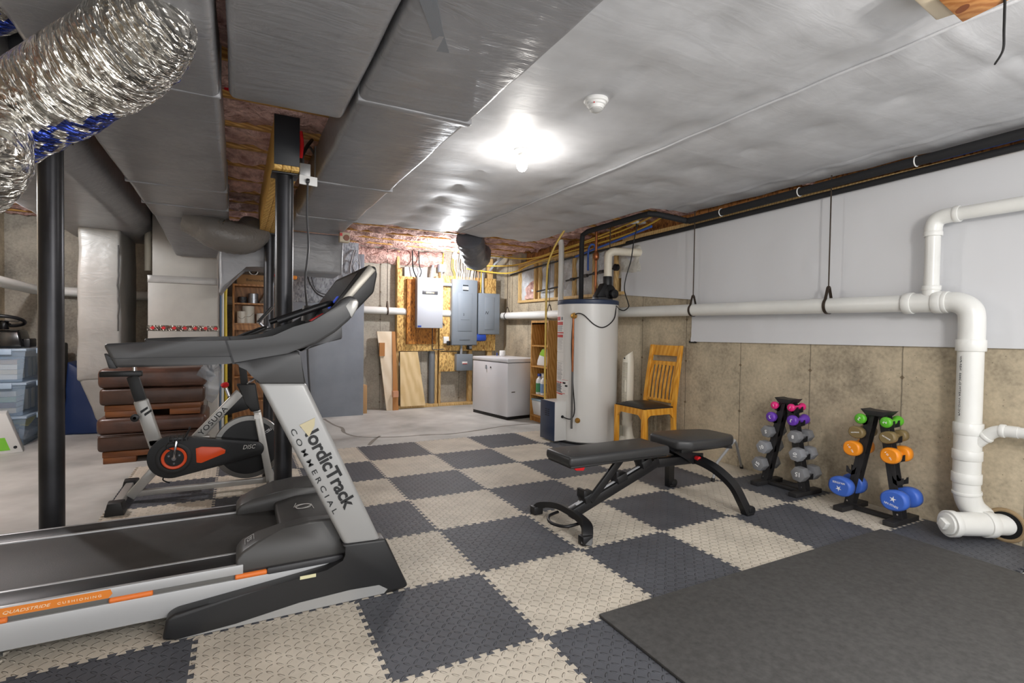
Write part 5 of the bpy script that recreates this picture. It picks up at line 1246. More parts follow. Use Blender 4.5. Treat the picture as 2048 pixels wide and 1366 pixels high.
tag(MB().obox((-3.06,4.86,.09),(.16,.34,.10),rotm('Y',20),.01).build('paper_stack', M('pale_paper',(206,212,222),.7)), 'pale paper stack leaning in the bottom bin', 'paper')
# racing wheel
t = thing('game_steering_wheel', 'black toy steering wheel with base on the top storage bin', 'steering wheel', (-3.12,4.75,.965))
R = rotm('X',-8)
MB().torus((-3.14,4.62,1.235), R @ V((0,.18,1)), .155, .017, 40, 10).build('wheel_rim', blk, t)
e = MB(); 
for a in (90,210,330): e.bar((-3.14,4.62,1.232),V((-3.14,4.62,1.235))+R @ V((.15*math.cos(math.radians(a)),.15*math.sin(math.radians(a)),-.01)),.03,.008,(0,0,1),.002)
e.build('spokes', dkgrey, t); MB().cyl((-3.14,4.62,1.15),(-3.14,4.62,1.24),.04,seg=20,bev=.008).build('hub', blkg, t)
MB().hexa([V(p) for p in ((-3.36,4.52,.97),(-2.97,4.52,.97),(-2.97,4.84,.97),(-3.36,4.84,.97),(-3.30,4.56,1.14),(-3.01,4.56,1.14),(-3.01,4.80,1.15),(-3.30,4.80,1.15))],.02,3).build('base', blkg, t)
MB().box(-2.985,-2.93,4.58,4.78,.97,1.06,.012).build('clamp', blk, t)
tag(MB().box(-3.41,-2.95,4.5,5.1,.963,.9695,.001).build('black_board', blk), 'thin black board under the toy steering wheel on the bin', 'board') if False else None
# white carton with a green print leaning by the bins
t = thing('white_carton', 'white carton with a green print leaning at the left picture edge', 'box', (-3.1,4.1,FZ))
A = V((-3.30,4.05,FZ)); u_ = V((.30,.10,0)); h_ = V((-.13,.03,.37)); d_ = V((-.02,.11,.02))
pts = [A+u_*1.4, A+u_*1.4+d_, A+d_, A]
ct = MB().hexa([A,A+u_*1.4,A+u_*1.4+d_,A+d_,A+h_,A+u_*1.4+h_,A+u_*1.4+d_+h_,A+d_+h_],.004).build('carton', M('white_card',(214,214,210),.5), t)
nn_ = u_.cross(h_).normalized(); nn_ = -nn_ if nn_.y > 0 else nn_
MB().prism([A+u_*.45+h_*.08+nn_*.001,A+u_*1.15+h_*.08+nn_*.001,A+u_*1.15+h_*.40+nn_*.001,A+u_*.45+h_*.40+nn_*.001], nn_*.001).build('green_print', M('lime_print',(120,196,50),.5), ct)
c_ = A+u_*1.28+h_*.14; MB().cyl(c_+nn_*.001,c_+nn_*.002,.014,seg=14).build('hand_hole', inkb, ct)
# blue tote behind the riser
t = thing('blue_tarp', 'dark blue plastic sheet covering something beside the pale upright duct', 'tarp', (-2.6,5.2,FZ))
e = MB(); e.hexa([V(p) for p in ((-2.78,4.99,FZ),(-2.42,4.93,FZ),(-2.42,5.4,FZ),(-2.78,5.4,FZ),(-2.74,5.05,.80),(-2.50,5.03,.62),(-2.50,5.38,.62),(-2.74,5.38,.80))],.02); e.subd(.1); e.jitter(.012,7); e.build('sheet', M('tarp_blue',(24,44,86),.5,bump=.2,bscale=20), t, ang=70)
tag(MB().box(-2.90,-2.80,5.0,5.35,FZ,1.0,.02).build('dark_case', M('case_dark',(30,31,34),.6)), 'dark tall case between the storage bins and the blue sheet', 'case')
# cord coil on the left wall
P = []
for k in range(90):
    a = 2*PI*k/15; P.append((XL+.03+.012*math.sin(k*.9), 4.9+.085*math.cos(a)*(1+.08*math.sin(k)), 1.83+.16*math.sin(a)))
e = MB(); e.tube([(XL+.02,4.86,2.42),(XL+.025,4.9,2.2)]+P, .007, 6, 2); tag(e.build('cord_coil', bcab), 'black cord coil hanging on the left wall', 'cord')
tag(MB().lathe([(0,0),(.12,0),(.125,-.02),(.10,-.03),(0,-.03)],(-3.05,3.75,2.44),(0,0,1),28).build('ceiling_disc', M('grey_cap',(186,190,192),.5)), 'pale round cap under the joists at the upper left', 'cap')

# ------------------------------------------------------------------ left bookcase with paint cans
t = thing('bookcase', 'brown wooden bookcase with paint cans behind the steel posts', 'bookcase', (-.9,5.0,FZ))
wk = wood('walnut_veneer', (150,98,48), (186,130,72), (4,4,1), rings=3, rough=.45)
x0,x1,y0,y1,zt = -1.13,-.60,4.85,5.09,1.735
MB().box(x0,x0+.022,y0,y1,FZ,zt,.001).build('side_panel', wk, t); MB().box(x1-.022,x1,y0,y1,FZ,zt,.001).build('side_panel', wk, t)
MB().box(x0,x1,y1-.006,y1,FZ,zt).build('back_panel', wk, t); MB().box(x0+.022,x1-.022,y0,y1-.006,zt-.022,zt).build('top_panel', wk, t)
for z in (1.505,1.255,.93,.6,.3,.05): MB().box(x0+.022,x1-.022,y0+.004,y1-.006,z-.02,z).build('shelf', wk, t)
MB().box(x0+.022,x1-.022,y0,y0+.018,1.17,1.232).build('rail', wk, t)
def can(x,y,z,r,h,label,m,lid=None):
    q = thing('paint_can', label, 'can', (x,y,z)); MB().lathe([(0,0),(r,0),(r,h),(r-.008,h+.004),(r-.012,h-.004),(0,h-.004)],(x,y,z+.0005),(0,0,1),28).build('body', m, q)
    MB().torus((x,y,z+h),(0,0,1),r-.003,.003,28,6).build('rim', lid or chrome, q); MB().tube([(x-r,y,z+h*.85),(x-r*.6,y-r*.85,z+h*.5),(x,y-r*1.05,z+h*.38),(x+r*.6,y-r*.85,z+h*.5),(x+r,y,z+h*.85)],.002,6,5).build('handle', chrome, q)
cw = M('can_cream',(222,218,206),.4); cs = M('can_silver',(168,172,178),.3,metal=.7); 
can(-1.03,4.93,1.255,.052,.145,'small cream paint can in front on the middle shelf',cw)
can(-.955,5.0,1.255,.072,.215,'large cream paint can at the back of the middle shelf',cw)
can(-.80,4.95,1.255,.062,.125,'white paint can right on the middle shelf',white)
can(-.90,4.96,1.505,.058,.12,'silver paint can on the upper shelf',cs)
can(-1.02,4.98,1.505,.05,.075,'dark squat tin left on the upper shelf',dkgrey)
q = thing('bag', 'speckled bag slumped at the right of the upper shelf', 'bag', (-.76,4.97,1.505)); e = MB(); e.hexa([V(p) for p in ((-.84,4.90,1.506),(-.66,4.90,1.506),(-.66,5.04,1.506),(-.84,5.04,1.506),(-.76,4.94,1.66),(-.70,4.94,1.66),(-.70,5.0,1.66),(-.76,5.0,1.66))],.015); e.subd(.05); e.jitter(.006,18); e.build('sack', M('speckled',(126,116,104),.8,var=.35,vscale=60), q)
can(-1.02,4.95,.93,.06,.15,'dark blue can left on the lower shelf',M('can_navy',(34,40,62),.4))
can(-.88,4.95,.93,.062,.16,'black can on the lower shelf beside the dark blue one',M('can_black',(30,32,40),.4))
q = thing('carton', 'brown carton with printed lettering on top of the left bookcase', 'box', (-.92,4.97,1.736)); cc = MB().box(-1.08,-.68,4.87,5.08,1.736,1.855,.003).build('carton', M('carton_brown',(176,136,92),.75), q)
text('Bienvenue', 'lettering', inkb, cc, (-.98,4.8695,1.775), (1,0,0), (0,0,1), .032, .19)
q = thing('tape_roll', 'white ring of tape standing on the brown carton', 'roll', (-.90,4.97,1.9)); MB().torus((-.90,4.90,1.905),(0,1,0),.047,.007,28,8).build('ring', white, q); MB().torus((-.90,4.925,1.905),(0,1,0),.040,.012,28,8).build('core', blk, q)
tag(MB().box(-.77,-.64,4.9,5.06,1.857,2.0,.02).build('red_case', redm), 'red case on the brown carton behind the slim post', 'case')
tag(MB().tube([(-1.19,4.6,-.012),(-1.195,4.6,.95),(-1.20,4.62,1.5),(-1.19,4.64,1.75),(-1.17,4.66,1.95)],.016,10,5).build('hose', M('hose_yellow',(222,192,64),.45)), 'yellow hose rising right beside the furnace', 'hose')
tag(MB().tube([(-1.245,4.6,.0),(-1.245,4.6,1.80)],.013,10).build('blue_pipe', M('pipe_blue',(130,160,196),.4)), 'pale blue pipe along the right side of the furnace', 'pipe')
tag(MB().tube([(-1.225,4.52,.0),(-1.225,4.52,1.15),(-1.225,4.52,1.78)],.012,10).build('white_pipe', pvc), 'thin white pipe along the right side of the furnace', 'pipe')
tag(MB().tube([(-2.02,4.5,2.30),(-1.94,4.5,2.22),(-1.93,4.45,2.12),(-1.93,4.45,1.80)],.032,16,5).build('vent_pipe', pvcold), 'short cream vent pipe left of the furnace plenum', 'pipe')
# ------------------------------------------------------------------ treadmill (near side plane y = 0, runs along x)
t = thing('treadmill', 'large black and silver treadmill in the left foreground', 'treadmill', (-1.2,.47,0))
silver_t = M('treadmill_silver',(158,158,157),.35,metal=.15); rail_s = M('rail_silver',(176,177,178),.32,metal=.2); tb = M('treadmill_black',(34,34,35),.42,bump=.05,bscale=120); armm = M('arm_grey',(62,62,63),.38); hoodm = M('hood_grey',(66,65,64),.4,bump=.03,bscale=80)
beltm = M('belt',(58,56,54),.55,var=.15,vscale=4,bump=.1,bscale=200); orn = M('cushion_orange',(226,120,52),.4)
def prism_px(px, Y, th, bev=.01, seg=2): return MB().prism([AY(x,y,Y) for x,y in px], (0,th,0), bev, seg)
foot_px = [(323,1283),(332,1240),(350,1228),(420,1208),(560,1168),(655,1140),(690,1125),(697,1108),(682,1090),(772,1078),(817,1172),(806,1180),(790,1187),(700,1203),(560,1233),(440,1262),(352,1286)]
P = [AY(x,y,0.0) for x,y in foot_px]
for p in P: p.z = max(p.z, .002)
trim = [(352,1286),(470,1248),(600,1205),(700,1180),(758,1170),(775,1178),(768,1188),(700,1203),(560,1233),(440,1262)]
for Y, s in ((0.0,1),(.855,-1)):
    sh = V((0,Y,0))
    f = MB().prism([p+sh for p in P], (0,.095,0), .012, 3).build('base_foot', tb, t, ang=50)
    tr = [AY(x,y,-.001) for x,y in trim]
    for p in tr: p.z = max(p.z, .004)
    yo = -.002 if Y == 0 else .953
    lab(MB().prism([V((p.x,yo,p.z)) for p in tr], (0,.003,0)).build('silver_trim', silver_t, f, smooth=False), 'silver lower edge strip')
for Y in (.008,.862):
    P2 = [AY(x,y,.008) for x,y in [(516,764),(611,764),(763,1083),(690,1093)]]
    MB().prism([V((p.x,Y,p.z)) for p in P2], (0,.08,0), .02, 4).build('upright', silver_t, t, ang=50)
    P3 = [AY(x,y,.004) for x,y in [(463,727),(500,716),(600,702),(597,712),(613,768),(516,768),(507,750),(496,737),(480,730)]]
    MB().prism([V((p.x,Y-.004,p.z)) for p in P3], (0,.088,0), .008, 2).build('upright_collar', armm, t, ang=50)
up0 = None
# lettering on the near upright
a0 = AY(599,851,.007); a1 = AY(689,1021,.007); dirx = (a1-a0).normalized(); diry = V((dirx.z,0,-dirx.x)); diry = diry if diry.x > 0 else -diry
near_up = [o for o in t.children if o.name.startswith('upright') and 'collar' not in o.name][0]
L = (a1-a0).length
text('NordicTrack', 'lettering', inkb, near_up, a0+V((0,-.0012,0)), dirx, diry, .060, L, bold=.026, space=.96)
tan_ = M('worn_letter',(186,176,144),.5)
lab(MB().prism([a0+V((0,-.0016,0))+diry*y+dirx*x for x,y in ((-.002,.0),(.062,.012),(.03,.052),(.0,.068))], (0,-.0006,0)).build('worn_patch', tan_, near_up, smooth=False), 'worn tan patch on the first letter')
c0 = AY(580,861,.007); c1 = AY(667,1029,.007); dc = (c1-c0).normalized(); dcy = V((dc.z,0,-dc.x)); dcy = dcy if dcy.x > 0 else -dcy
text('COMMERCIAL', 'lettering', inkb, near_up, c0+V((0,-.0012,0)), dc, dcy, .021, (c1-c0).length, space=1.7, bold=.004)
# handrail arms
arm_top = [(204,688),(300,684),(400,682),(452,681),(500,679),(545,672),(590,660),(625,643),(655,624),(682,600),(700,590)]
arm_bot = [(716,597),(716,613),(702,638),(672,664),(630,689),(575,707),(520,716),(455,728),(330,733),(230,736)]
for Y in (-.012,.90):
    A_ = [AY(x,y,-.012) for x,y in arm_top+arm_bot]
    MB().prism([V((p.x,Y,p.z)) for p in A_], (0,.062,0), .014, 3).build('handrail', armm, t, ang=50)
    g1 = [AY(x,y,-.0135) for x,y in [(450,681),(454,681),(470,728),(465,729)]]
    s_ = MB().prism([V((p.x,Y-.0012,p.z)) for p in g1], (0,.002,0)); s_.build('rail_joint', inkb, t, smooth=False)
    g1 = [AY(x,y,-.0135) for x,y in [(216,717),(300,715),(462,712),(462,713.2),(300,716.2),(216,718.2)]]
    MB().prism([V((p.x,Y-.0012,p.z)) for p in g1], (0,.002,0)).build('rail_joint', inkb, t, smooth=False)
    MB().prism([V((p.x,Y+.01,p.z)) for p in [AY(x,y,-.012) for x,y in [(206,707),(216,738),(232,738),(226,716)]]], (0,.04,0), .004).build('rail_end', blk, t)
    cp_ = [AY(x,y,-.013) for x,y in [(690,612),(700,599),(713,597),(718,604),(716,615),(703,637)]]
    MB().prism([V((p.x,Y-.001,p.z)) for p in cp_], (0,.064,0), .006, 2).build('rail_tip', M('brushed_tip',(150,148,144),.3,metal=.7), t)
# console: thick screen slab leaning back, between the arms
c_side = [(646,648),(733,531),(752,533),(755,548),(748,585),(700,634),(676,652)]
cp3 = [AY(x,y,.05) for x,y in c_side]
con = MB().prism([V((p.x,.05,p.z)) for p in cp3], (0,.80,0), .008, 2).build('console', tb, t, ang=50)
fr = [AY(x,y,.05) for x,y in [(642,650),(654,652),(752,541),(738,529)]]
lab(MB().prism([V((p.x,.046,p.z)) for p in fr], (0,.02,0), .004).build('console_bezel', M('bezel_metal',(128,124,116),.32,metal=.6), con), 'brushed metal bezel edge')
q0, q1 = AY(648,645,.05), AY(733,531,.05); dq = (q1-q0).normalized(); nq = V((-dq.z,0,dq.x))
scr = MB().bar(q0+dq*.05+nq*.001+V((0,.40,0)), q1-dq*.03+nq*.001+V((0,.40,0)), .62, .004, nq).build('screen', blkg, con)
MB().bar(q0+dq*.08+nq*.004+V((0,.16,0)), q0+dq*.15+nq*.004+V((0,.16,0)), .05, .002, nq).build('blue_display', M('screen_blue',(40,70,190),.3,emit=.35), scr)
bk = [AY(x,y,.052) for x,y in [(702,612),(749,553),(746,583),(706,622)]]
lower = [(562,688),(600,668),(640,646),(668,632),(678,640),(655,668),(610,696),(575,706)]
lp = [AY(x,y,.05) for x,y in lower]
MB().prism([V((p.x,.05,p.z)) for p in lp], (0,.80,0), .006).build('console_tray', blkg, t)
ub = [AY(x,y,.05) for x,y in [(600,704),(684,646),(685,678),(654,685)]]
MB().prism([V((p.x,.05,p.z)) for p in ub], (0,.80,0), .008).build('console_underside', dkgrey, t)
rk_ = [AY(x,y,.05) for x,y in [(620,646),(648,631),(653,637),(628,652)]]
lab(MB().prism([V((p.x,.06,p.z+.012)) for p in rk_], (0,.05,0), .004).build('safety_key', redm, t), 'red safety key')
MB().cyl(V((AY(622,640,.6).x,.6,1.25)), V((AY(622,640,.6).x,.6,1.33)), .05, .042, seg=20).build('cup_holder', dkgrey, t)
hb0 = AY(628,652,.30); MB().tube([(hb0.x-.17,.14,1.24),(hb0.x-.02,.14,1.30),(hb0.x+.06,.2,1.33),(hb0.x+.06,.7,1.33),(hb0.x-.02,.76,1.30),(hb0.x-.17,.76,1.24)], .014, 12, 5).build('pulse_bar', blk, t)
# deck
XE = -1.075; XR_ = -.66; XB = -2.75
MB().box(XB,XR_,.075,.885,.072,.20,.004).build('deck_frame', dkgrey, t)
MB().box(XB,-.84,.205,.755,.200,.222,.003).build('belt', beltm, t)
for y0,y1 in ((.075,.19),(.77,.885)): MB().box(XB,XE+.05,y0,y1,.2,.226,.003).build('foot_rail', tb, t)
for y0,y1 in ((.188,.205),(.755,.772)): lab(MB().box(XB,XE+.05,y0,y1,.2,.2275,.002).build('belt_edge', rail_s, t), 'thin silver edge beside the belt')
for y0,y1,s in ((.058,.078,1),(.882,.902,-1)):
    r_ = MB().box(XB,-.70,y0,y1,.07,.168,.003).build('side_rail', rail_s, t)
    MB().box(XB,XE+.02,y0,y1,.188,.226,.003).build('side_rail', rail_s, t)
    ya, yb = (.066,.09) if s == 1 else (.87,.894)
    MB().box(XB,XE+.02,ya,yb,.166,.19,.002).build('rail_channel', M('channel_grey',(96,95,92),.5), t)
def oc(xa, xb, y): MB().tube([(xa,y,.1775),(xa+.004,y,.1775),(xb-.004,y,.1775),(xb,y,.1775)],[.008,.0115,.0115,.008],14).build('cushion_insert', orn, t)
for xa, xb in ((AY(538,1165,.06).x-.0+0,0),): pass
oc(AY(470,1154,.062).x, AY(534,1142,.062).x, .064); oc(AY(218,1208,.062).x, AY(306,1190,.062).x, .064); oc(AY(-60,1262,.062).x, AY(15,1250,.062).x, .064)
dx0 = AY(-60,1245,.058).x; dx1 = AY(225,1192,.058).x
dc_ = lab(MB().prism([(dx0,.0565,.1905),(dx1-.012,.0565,.1905),(dx1,.0565,.205),(dx1-.006,.0565,.222),(dx0,.0565,.222)], (0,.002,0)).build('orange_decal', M('decal_orange',(222,130,48),.4), t, smooth=False), 'orange printed side label')
text('QUADSTRIDE', 'lettering', M('decal_ink',(240,222,190),.5), dc_, (AY(6,1238,.058).x,.0558,.1985), (1,0,0), (0,0,1), .0125, AY(102,1215,.058).x-AY(6,1238,.058).x, shear=.3)
text('CUSHIONING', 'lettering', M('decal_ink',(240,222,190)), dc_, (AY(115,1213,.058).x,.0558,.2005), (1,0,0), (0,0,1), .0085, AY(203,1195,.058).x-AY(115,1213,.058).x, space=1.4)
# motor hood: central cover with two humps
e = MB(); prof = [(-.90,.20),(-.90,.262),(-.80,.285),(-.62,.29),(-.50,.26),(-.47,.16),(-.47,.09)]
e.prism([(x,.19,z) for x,z in prof]+[(-.90,.09,.09)][:0]+[(-.90,.19,.09)], (0,.58,0), .012, 3); e.build('motor_hood', hoodm, t, ang=50)
def hump(y0, y1, inner):
    pr_ = [(-1.082,.19),(-1.082,.245),(-1.06,.275),(-1.0,.308),(-.90,.342),(-.80,.358),(-.70,.355),(-.62,.33),(-.60,.19)]
    e = MB(); n = len(pr_)
    yi, yo = (y1, y0) if inner > 0 else (y0, y1)
    A_ = [V((x,yo+(.03*inner*max(0,(z-.24)/.12)),z)) for x,z in pr_]; B_ = [V((x,yi,z-.35*max(0,z-.27))) for x,z in pr_]
    va = [e.bm.verts.new(p) for p in A_]; vb = [e.bm.verts.new(p) for p in B_]
    e.bm.faces.new(va); e.bm.faces.new(vb[::-1])
    for k in range(n): e.bm.faces.new((va[k],vb[k],vb[(k+1)%n],va[(k+1)%n]))
    bmesh.ops.bevel(e.bm, geom=list(e.bm.edges), offset=.012, segments=3, affect='EDGES', clamp_overlap=True, profile=.5)
    return e.build('hood_side', tb if False else hoodm, t, ang=50)
h1 = hump(.062,.235,1); h2 = hump(.725,.898,-1)
MB().box(AY(534,1142,.05).x,-.655,.05,.07,.166,.196,.008).build('side_sleeve', dkgrey, t)
pg_ = M('print_grey',(176,176,174),.5)
text('7.5', 'lettering', pg_, h1, (-1.040,.170,.2905), (0,-1,0), (.876,0,.482), .020, .036)
bx_ = MB()
for a_, b_ in (((-1.048,.182),(-1.048,.122)),((-1.014,.182),(-1.014,.122)),((-1.048,.182),(-1.014,.182))): bx_.tube([(a_[0],a_[1],.2905+(a_[0]+1.04)*.55),(b_[0],b_[1],.2905+(b_[0]+1.04)*.55)], .0009, 5)
bx_.build('print_box', pg_, h1)
n_ = V((0,0,1)); lgx, lgy, lgz = -.775, .515, .290
lg_ = MB()
for a0_, a1_, rx, ry, rot in ((0,2*PI,.040,.026,35),(0,2*PI,.038,.034,-5)):
    P_ = [V((lgx+rx*math.cos(a)*math.cos(math.radians(rot))-ry*math.sin(a)*math.sin(math.radians(rot)), lgy+rx*math.cos(a)*math.sin(math.radians(rot))+ry*math.sin(a)*math.cos(math.radians(rot)), lgz)) for a in [2*PI*k/30 for k in range(30)]]
    lg_.tube(P_, .0016, 5, closed=True)
lg_.tube([(lgx-.045,lgy+.0,lgz),(lgx-.03,lgy+.06,lgz)],.0016,5); lg_.tube([(lgx+.045,lgy-.055,lgz),(lgx+.04,lgy+.02,lgz)],.0016,5)
lg_.build('emblem', M('emblem_white',(206,204,200),.4), t)
MB().tube([(-.66,.30,.291),(-.645,.40,.291),(-.64,.5,.291),(-.645,.6,.291),(-.66,.68,.291)],.0035,6,5).build('hood_line', M('emblem_white',(206,204,200)), t)
MB().box(AY(600,1155,-.002).x,AY(632,1148,-.002).x,-.0025,.0,.143,.157).build('sticker', M('sticker_cream',(214,210,170),.5), t)
MB().box(-.62,-.50,.10,.85,.05,.20,.01).build('front_crossbar', tb, t)
# ------------------------------------------------------------------ exercise bike, frame plane y = 2.0
t = thing('exercise_bike', 'silver and black spin bike with orange accents behind the treadmill', 'exercise bike', (-1.35,2.0,0))
bs = M('bike_silver',(172,170,166),.3,metal=.25); bb = M('bike_black',(28,28,29),.35); bo = M('bike_orange',(236,84,34),.35); bbr = M('bike_black_rough',(34,34,35),.5)
Y0_ = 2.0
def q(x, z, y=Y0_): return V((x,y,z))
MB().bar(q(-1.665,.70),q(-1.565,.34),.05,.085,(1,0,0),.012,3).build('seat_tube', bs, t)
for k in range(2): MB().prism([q(-1.655+.022*k-.01,.625-.02*k,1.9735),q(-1.615+.022*k-.008,.655-.02*k,1.9735),q(-1.612+.022*k-.008,.64-.02*k,1.9735),q(-1.65+.022*k-.01,.608-.02*k,1.9735)], (0,.001,0)).build('stripe', inkb, t, smooth=False)
MB().bar(q(-1.71,.865),q(-1.655,.66),.042,.07,(1,0,0),.008).build('seat_post', bbr, t)
MB().box(-1.89,-1.655,1.978,2.022,.862,.90,.006).build('seat_slider', bb, t)
e = MB(); e.prism([(x,y,.955) for x,y in ((-1.76,1.90),(-1.64,1.92),(-1.54,1.965),(-1.47,1.975),(-1.46,2.0),(-1.47,2.025),(-1.54,2.035),(-1.64,2.08),(-1.76,2.10),(-1.785,2.0))], (0,0,.055), .02, 3); e.build('saddle', bb, t, ang=60)
MB().cyl(q(-1.70,.89),q(-1.70,.96),.014,seg=14).build('saddle_stem', chrome, t)
MB().cyl((-1.69,1.955,.585),(-1.69,1.93,.585),.026,seg=14,bev=.004).cyl((-1.69,1.99,.585),(-1.69,1.93,.585),.01,seg=10).build('adjust_knob', bb, t)
MB().box(-1.62,-1.50,1.975,2.025,.375,.42,.006).bar(q(-1.60,.398),q(-1.25,.398),.05,.05,(0,0,1),.008).build('middle_tube', bs, t)
yt = MB().bar(q(-1.345,.40),q(-1.055,.725),.045,.068,(1,0,-1),.01,3).build('main_tube', bs, t)
d_ = (q(-1.055,.725)-q(-1.345,.40)).normalized(); u_ = V((-d_.z,0,d_.x))
text('YOSUDA', 'lettering', inkb, yt, q(-1.315,.435,1.9765)-u_*.017, d_, u_, .036, .25, bold=.01, space=1.1)
MB().prism([q(x,z,1.972) for x,z in ((-1.085,.79),(-.955,.79),(-.925,.585),(-.985,.575),(-1.02,.64))], (0,.056,0), .012, 3).build('head_cover', bbr, t)
MB().prism([q(x,z,1.978) for x,z in ((-1.05,.725),(-1.0,.60),(-1.16,.56),(-1.22,.56))], (0,.044,0), .006).build('belly_cover', bb, t)
fk = MB(); 
for y in (1.945,2.055): fk.bar(q(-.945,.58,y),q(-.853,.03,y),.03,.052,(1,0,0),.008)
fk.build('fork', bs, t)
lab(MB().box(-.966,-.925,1.9285,1.93,.53,.56).build('sticker', white, t),'small white and orange sticker')
MB().bar(q(-1.72,.055),q(-.84,.05),.04,.04,(0,0,1),.006).build('lower_rail', bs, t)
MB().bar(q(-1.725,.035),q(-1.56,.24),.05,.06,(1,0,-1),.008).build('rear_strut', bs, t)
MB().bar((-1.765,1.76,.045),(-1.765,2.30,.045),.05,.05,(0,0,1),.008).build('rear_stabilizer', bs, t)
MB().bar((-.845,1.76,.045),(-.845,2.28,.045),.05,.05,(0,0,1),.008).build('front_stabilizer', bs, t)
for x,y in ((-1.765,1.755),(-1.765,2.305),(-.845,1.755),(-.845,2.285)): MB().hexa([V(p) for p in ((x-.055,y-.05,.0005),(x+.055,y-.05,.0005),(x+.055,y+.05,.0005),(x-.055,y+.05,.0005),(x-.035,y-.05,.085),(x+.035,y-.05,.085),(x+.045,y+.05,.08),(x-.045,y+.05,.08))],.008).build('foot_cap', bbr, t)
# flywheel
c = q(-1.0,.315)
MB().lathe([(0,-.012),(.205,-.012),(.212,-.006),(.212,.006),(.205,.012),(0,.012)], c, (0,1,0), 56).build('flywheel', bb, t)
MB().lathe([(.20,-.02),(.232,-.02),(.235,-.012),(.235,.012),(.232,.02),(.20,.02)], c, (0,1,0), 64).build('flywheel_rim', M('rim_steel',(150,148,144),.25,metal=.9), t)
MB().cyl(c-V((0,.07,0)),c+V((0,.07,0)),.02,seg=16).build('axle', chrome, t)
text('YOSUDA', 'lettering', inkw, t, (-.89,1.986,.40), (.7,0,.5), (-.5,0,.7), .02, .09)
# chain guard
def ring(cx, cz, r, n, a0, a1): return [(cx+r*math.cos(a0+(a1-a0)*k/n), cz+r*math.sin(a0+(a1-a0)*k/n)) for k in range(n+1)]
out = ring(-1.475,.303,.145,26,math.radians(78),math.radians(285))+ring(-.955,.310,.055,10,math.radians(-75),math.radians(80))
gd = MB().prism([q(x,z,1.905) for x,z in out], (0,.055,0), .012, 3).build('chain_guard', bb, t, ang=50)
MB().lathe([(.078,0),(.105,0),(.108,-.004),(.10,-.008),(.082,-.006),(.078,-.002)], q(-1.465,.297,1.905), (0,1,0), 48).build('guard_ring', bbr, gd)
MB().lathe([(.058,0),(.076,0),(.076,-.008),(.07,-.012),(.06,-.01)], q(-1.462,.297,1.904), (0,1,0), 48).build('guard_ring', bo, gd)
MB().lathe([(0,0),(.05,0),(.05,-.006),(0,-.006)], q(-1.462,.297,1.904), (0,1,0), 36).build('hub_plate', bb, gd)
for a in (30,150,270): MB().cyl(q(-1.462+.036*math.cos(math.radians(a)),.297+.036*math.sin(math.radians(a)),1.90),q(-1.462+.036*math.cos(math.radians(a)),.297+.036*math.sin(math.radians(a)),1.893),.007,seg=10).build('hub_bolt', chrome, gd)
lab(MB().prism([q(x,z,1.9005) for x,z in ((-1.335,.352),(-1.30,.362),(-1.185,.347),(-1.15,.325),(-1.155,.30),(-1.30,.245),(-1.33,.252))], (0,.01,0), .003).build('orange_window', bo, gd),'orange window panel')
for y in (1.897,): 
    for z in (.352,.302): MB().cyl(q(-1.135,z,1.905),q(-1.135,z,1.902),.006,seg=8).build('screw', inkb, gd)
tx_ = MB(); tx_.prism([q(x,z,1.9) for x,z in ((-1.05,.335),(-1.03,.345),(-.97,.345),(-.97,.335))],(0,.004,0)); 
text('DISC', 'lettering', M('disc_white',(206,204,200),.4), gd, (-1.04,1.9035,.318), (1,0,0), (0,0,1), .03, .085, shear=.3)
# crank and pedals
MB().bar(q(-1.462,.297,1.885),q(-1.445,.43,1.885),.016,.03,(0,1,0),.004).build('crank_arm', chrome, t); MB().bar(q(-1.462,.297,2.09),q(-1.478,.165,2.09),.016,.03,(0,1,0),.004).build('crank_arm', chrome, t)
MB().cyl(q(-1.462,.297,1.88),q(-1.462,.297,2.1),.014,seg=14).build('crank_axle', chrome, t)
def pedal(x,y,z):
    p = MB(); p.box(x-.05,x+.05,y-.045,y+.045,z-.012,z+.012,.004); 
    for k in range(5): p.box(x-.055+k*.025,x-.048+k*.025,y-.05,y+.05,z-.016,z+.016)
    o = p.build('pedal', bb, t)
    MB().tube([(x+.03,y-.045,z),(x+.06,y-.04,z+.05),(x+.065,y,z+.07),(x+.06,y+.04,z+.05),(x+.03,y+.045,z)],.006,6,5).build('toe_strap', bbr, o)
    MB().tube([(x-.05,y-.03,z-.01),(x-.07,y-.03,z-.05),(x-.03,y-.02,z-.08)],.005,6,5).build('toe_strap', bbr, o)
pedal(-1.43,1.83,.447); pedal(-1.48,2.15,.15)
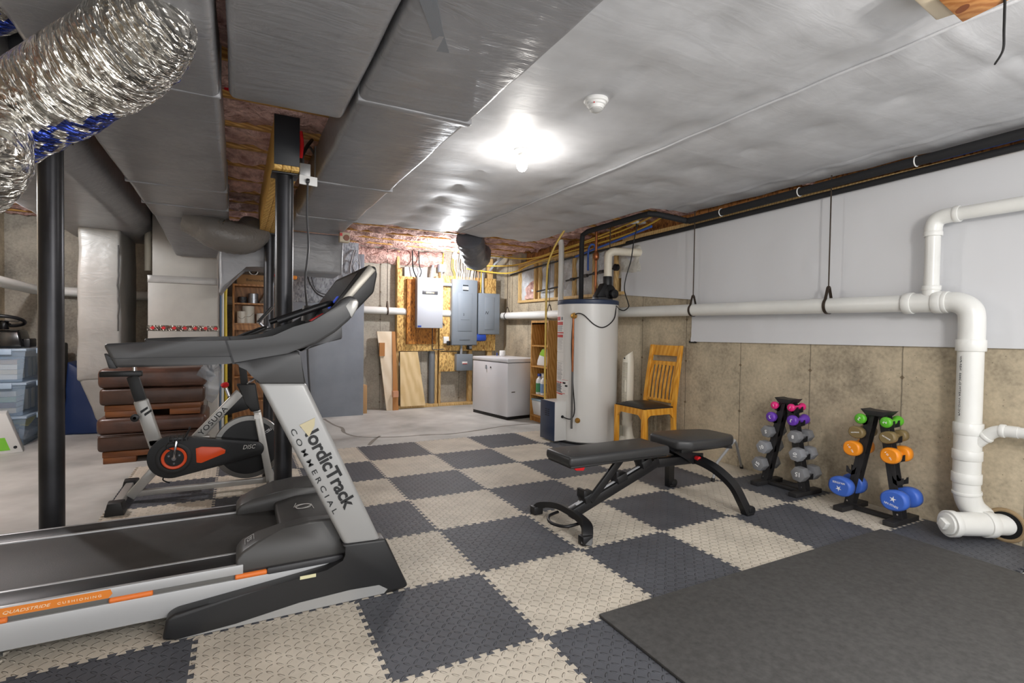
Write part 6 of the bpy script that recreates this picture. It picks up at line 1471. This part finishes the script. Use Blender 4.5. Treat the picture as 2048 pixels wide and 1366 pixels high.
# resistance knob, handlebar, tablet holder
MB().tube([q(-1.13,.70),q(-1.15,.76)],.012,10).build('knob_stem', chrome, t); MB().lathe([(0,.04),(.02,.036),(.028,.022),(.022,.004),(.01,0),(0,0)], q(-1.152,.765), (-.3,0,1), 20).build('resistance_knob', redm, t)
MB().bar(q(-1.03,.78),q(-1.06,1.10),.04,.05,(1,0,0),.006).build('handlebar_post', bbr, t)
hb = [(-1.30,1.80,1.08),(-1.12,1.79,1.11),(-.98,1.80,1.17),(-.90,1.83,1.205),(-.90,1.93,1.205),(-.97,1.97,1.16),(-1.05,2.0,1.12),(-.97,2.03,1.16),(-.90,2.07,1.205),(-.90,2.17,1.205),(-.98,2.20,1.17),(-1.12,2.21,1.11),(-1.30,2.20,1.08)]
MB().tube(hb, .016, 12, 5).build('handlebar', bb, t)
MB().tube([(-1.12,1.87,1.105),(-1.0,1.87,1.165),(-.84,1.88,1.20)], .014, 10, 5).tube([(-1.12,2.13,1.105),(-1.0,2.13,1.165),(-.84,2.12,1.20)], .014, 10, 5).build('arm_rest_bar', M('bar_grey',(92,92,94),.35,metal=.5), t)
th = MB(); th.bar(q(-.945,1.25,2.0),q(-.85,1.365,2.0),.20,.014,(-.75,0,.65),.004); tho = th.build('tablet_holder', bb, t)
lab(MB().tube([q(-.94,1.238,1.90),q(-.842,1.356,1.90)],.005,6).build('holder_edge', chrome, tho),'bright holder edge')
MB().tube([q(-.93,1.245),q(-.90,1.20),q(-.95,1.17)],.012,10,5).build('holder_neck', chrome, t)
MB().tube([q(-1.02,.78,1.99),q(-1.0,.80,1.95),q(-.96,.83,1.96),q(-.95,.80,1.98)],.008,8,5).build('post_lever', chrome, t)
# ------------------------------------------------------------------ light
def bulb_or_fill_light(name, loc, watts, r=.035, col=(1, .96, .91)):
    l = bpy.data.lights.new(name, 'POINT'); l.energy = watts; l.shadow_soft_size = r; l.color = col
    o = bpy.data.objects.new(name, l); o.location = loc; COL.objects.link(o); return o
bulb_or_fill_light('bulb_or_fill_light', (.60, .72, 2.19), 9, .05)
bulb_or_fill_light('bulb_or_fill_light', (BULB.x, BULB.y, 2.16), 60, .05, col=(.95, .97, 1))
bulb_or_fill_light('bulb_or_fill_light', (.9, -2.5, 2.0), 30, .05)
bulb_or_fill_light('bulb_or_fill_light', (.4, -3.2, 1.9), 60, .10)  # unseen fill lamp added behind the camera to brighten the room, no real bulb
bulb_or_fill_light('bulb_or_fill_light', (-2.9, 2.9, 2.2), 60, .05, col=(.95, .97, 1))
w = bpy.data.worlds.new('world'); SC.world = w; w.use_nodes = True
w.node_tree.nodes['Background'].inputs['Color'].default_value = (.97, .98, 1, 1)
w.node_tree.nodes['Background'].inputs['Strength'].default_value = 1.7
SC.view_settings.exposure = .5
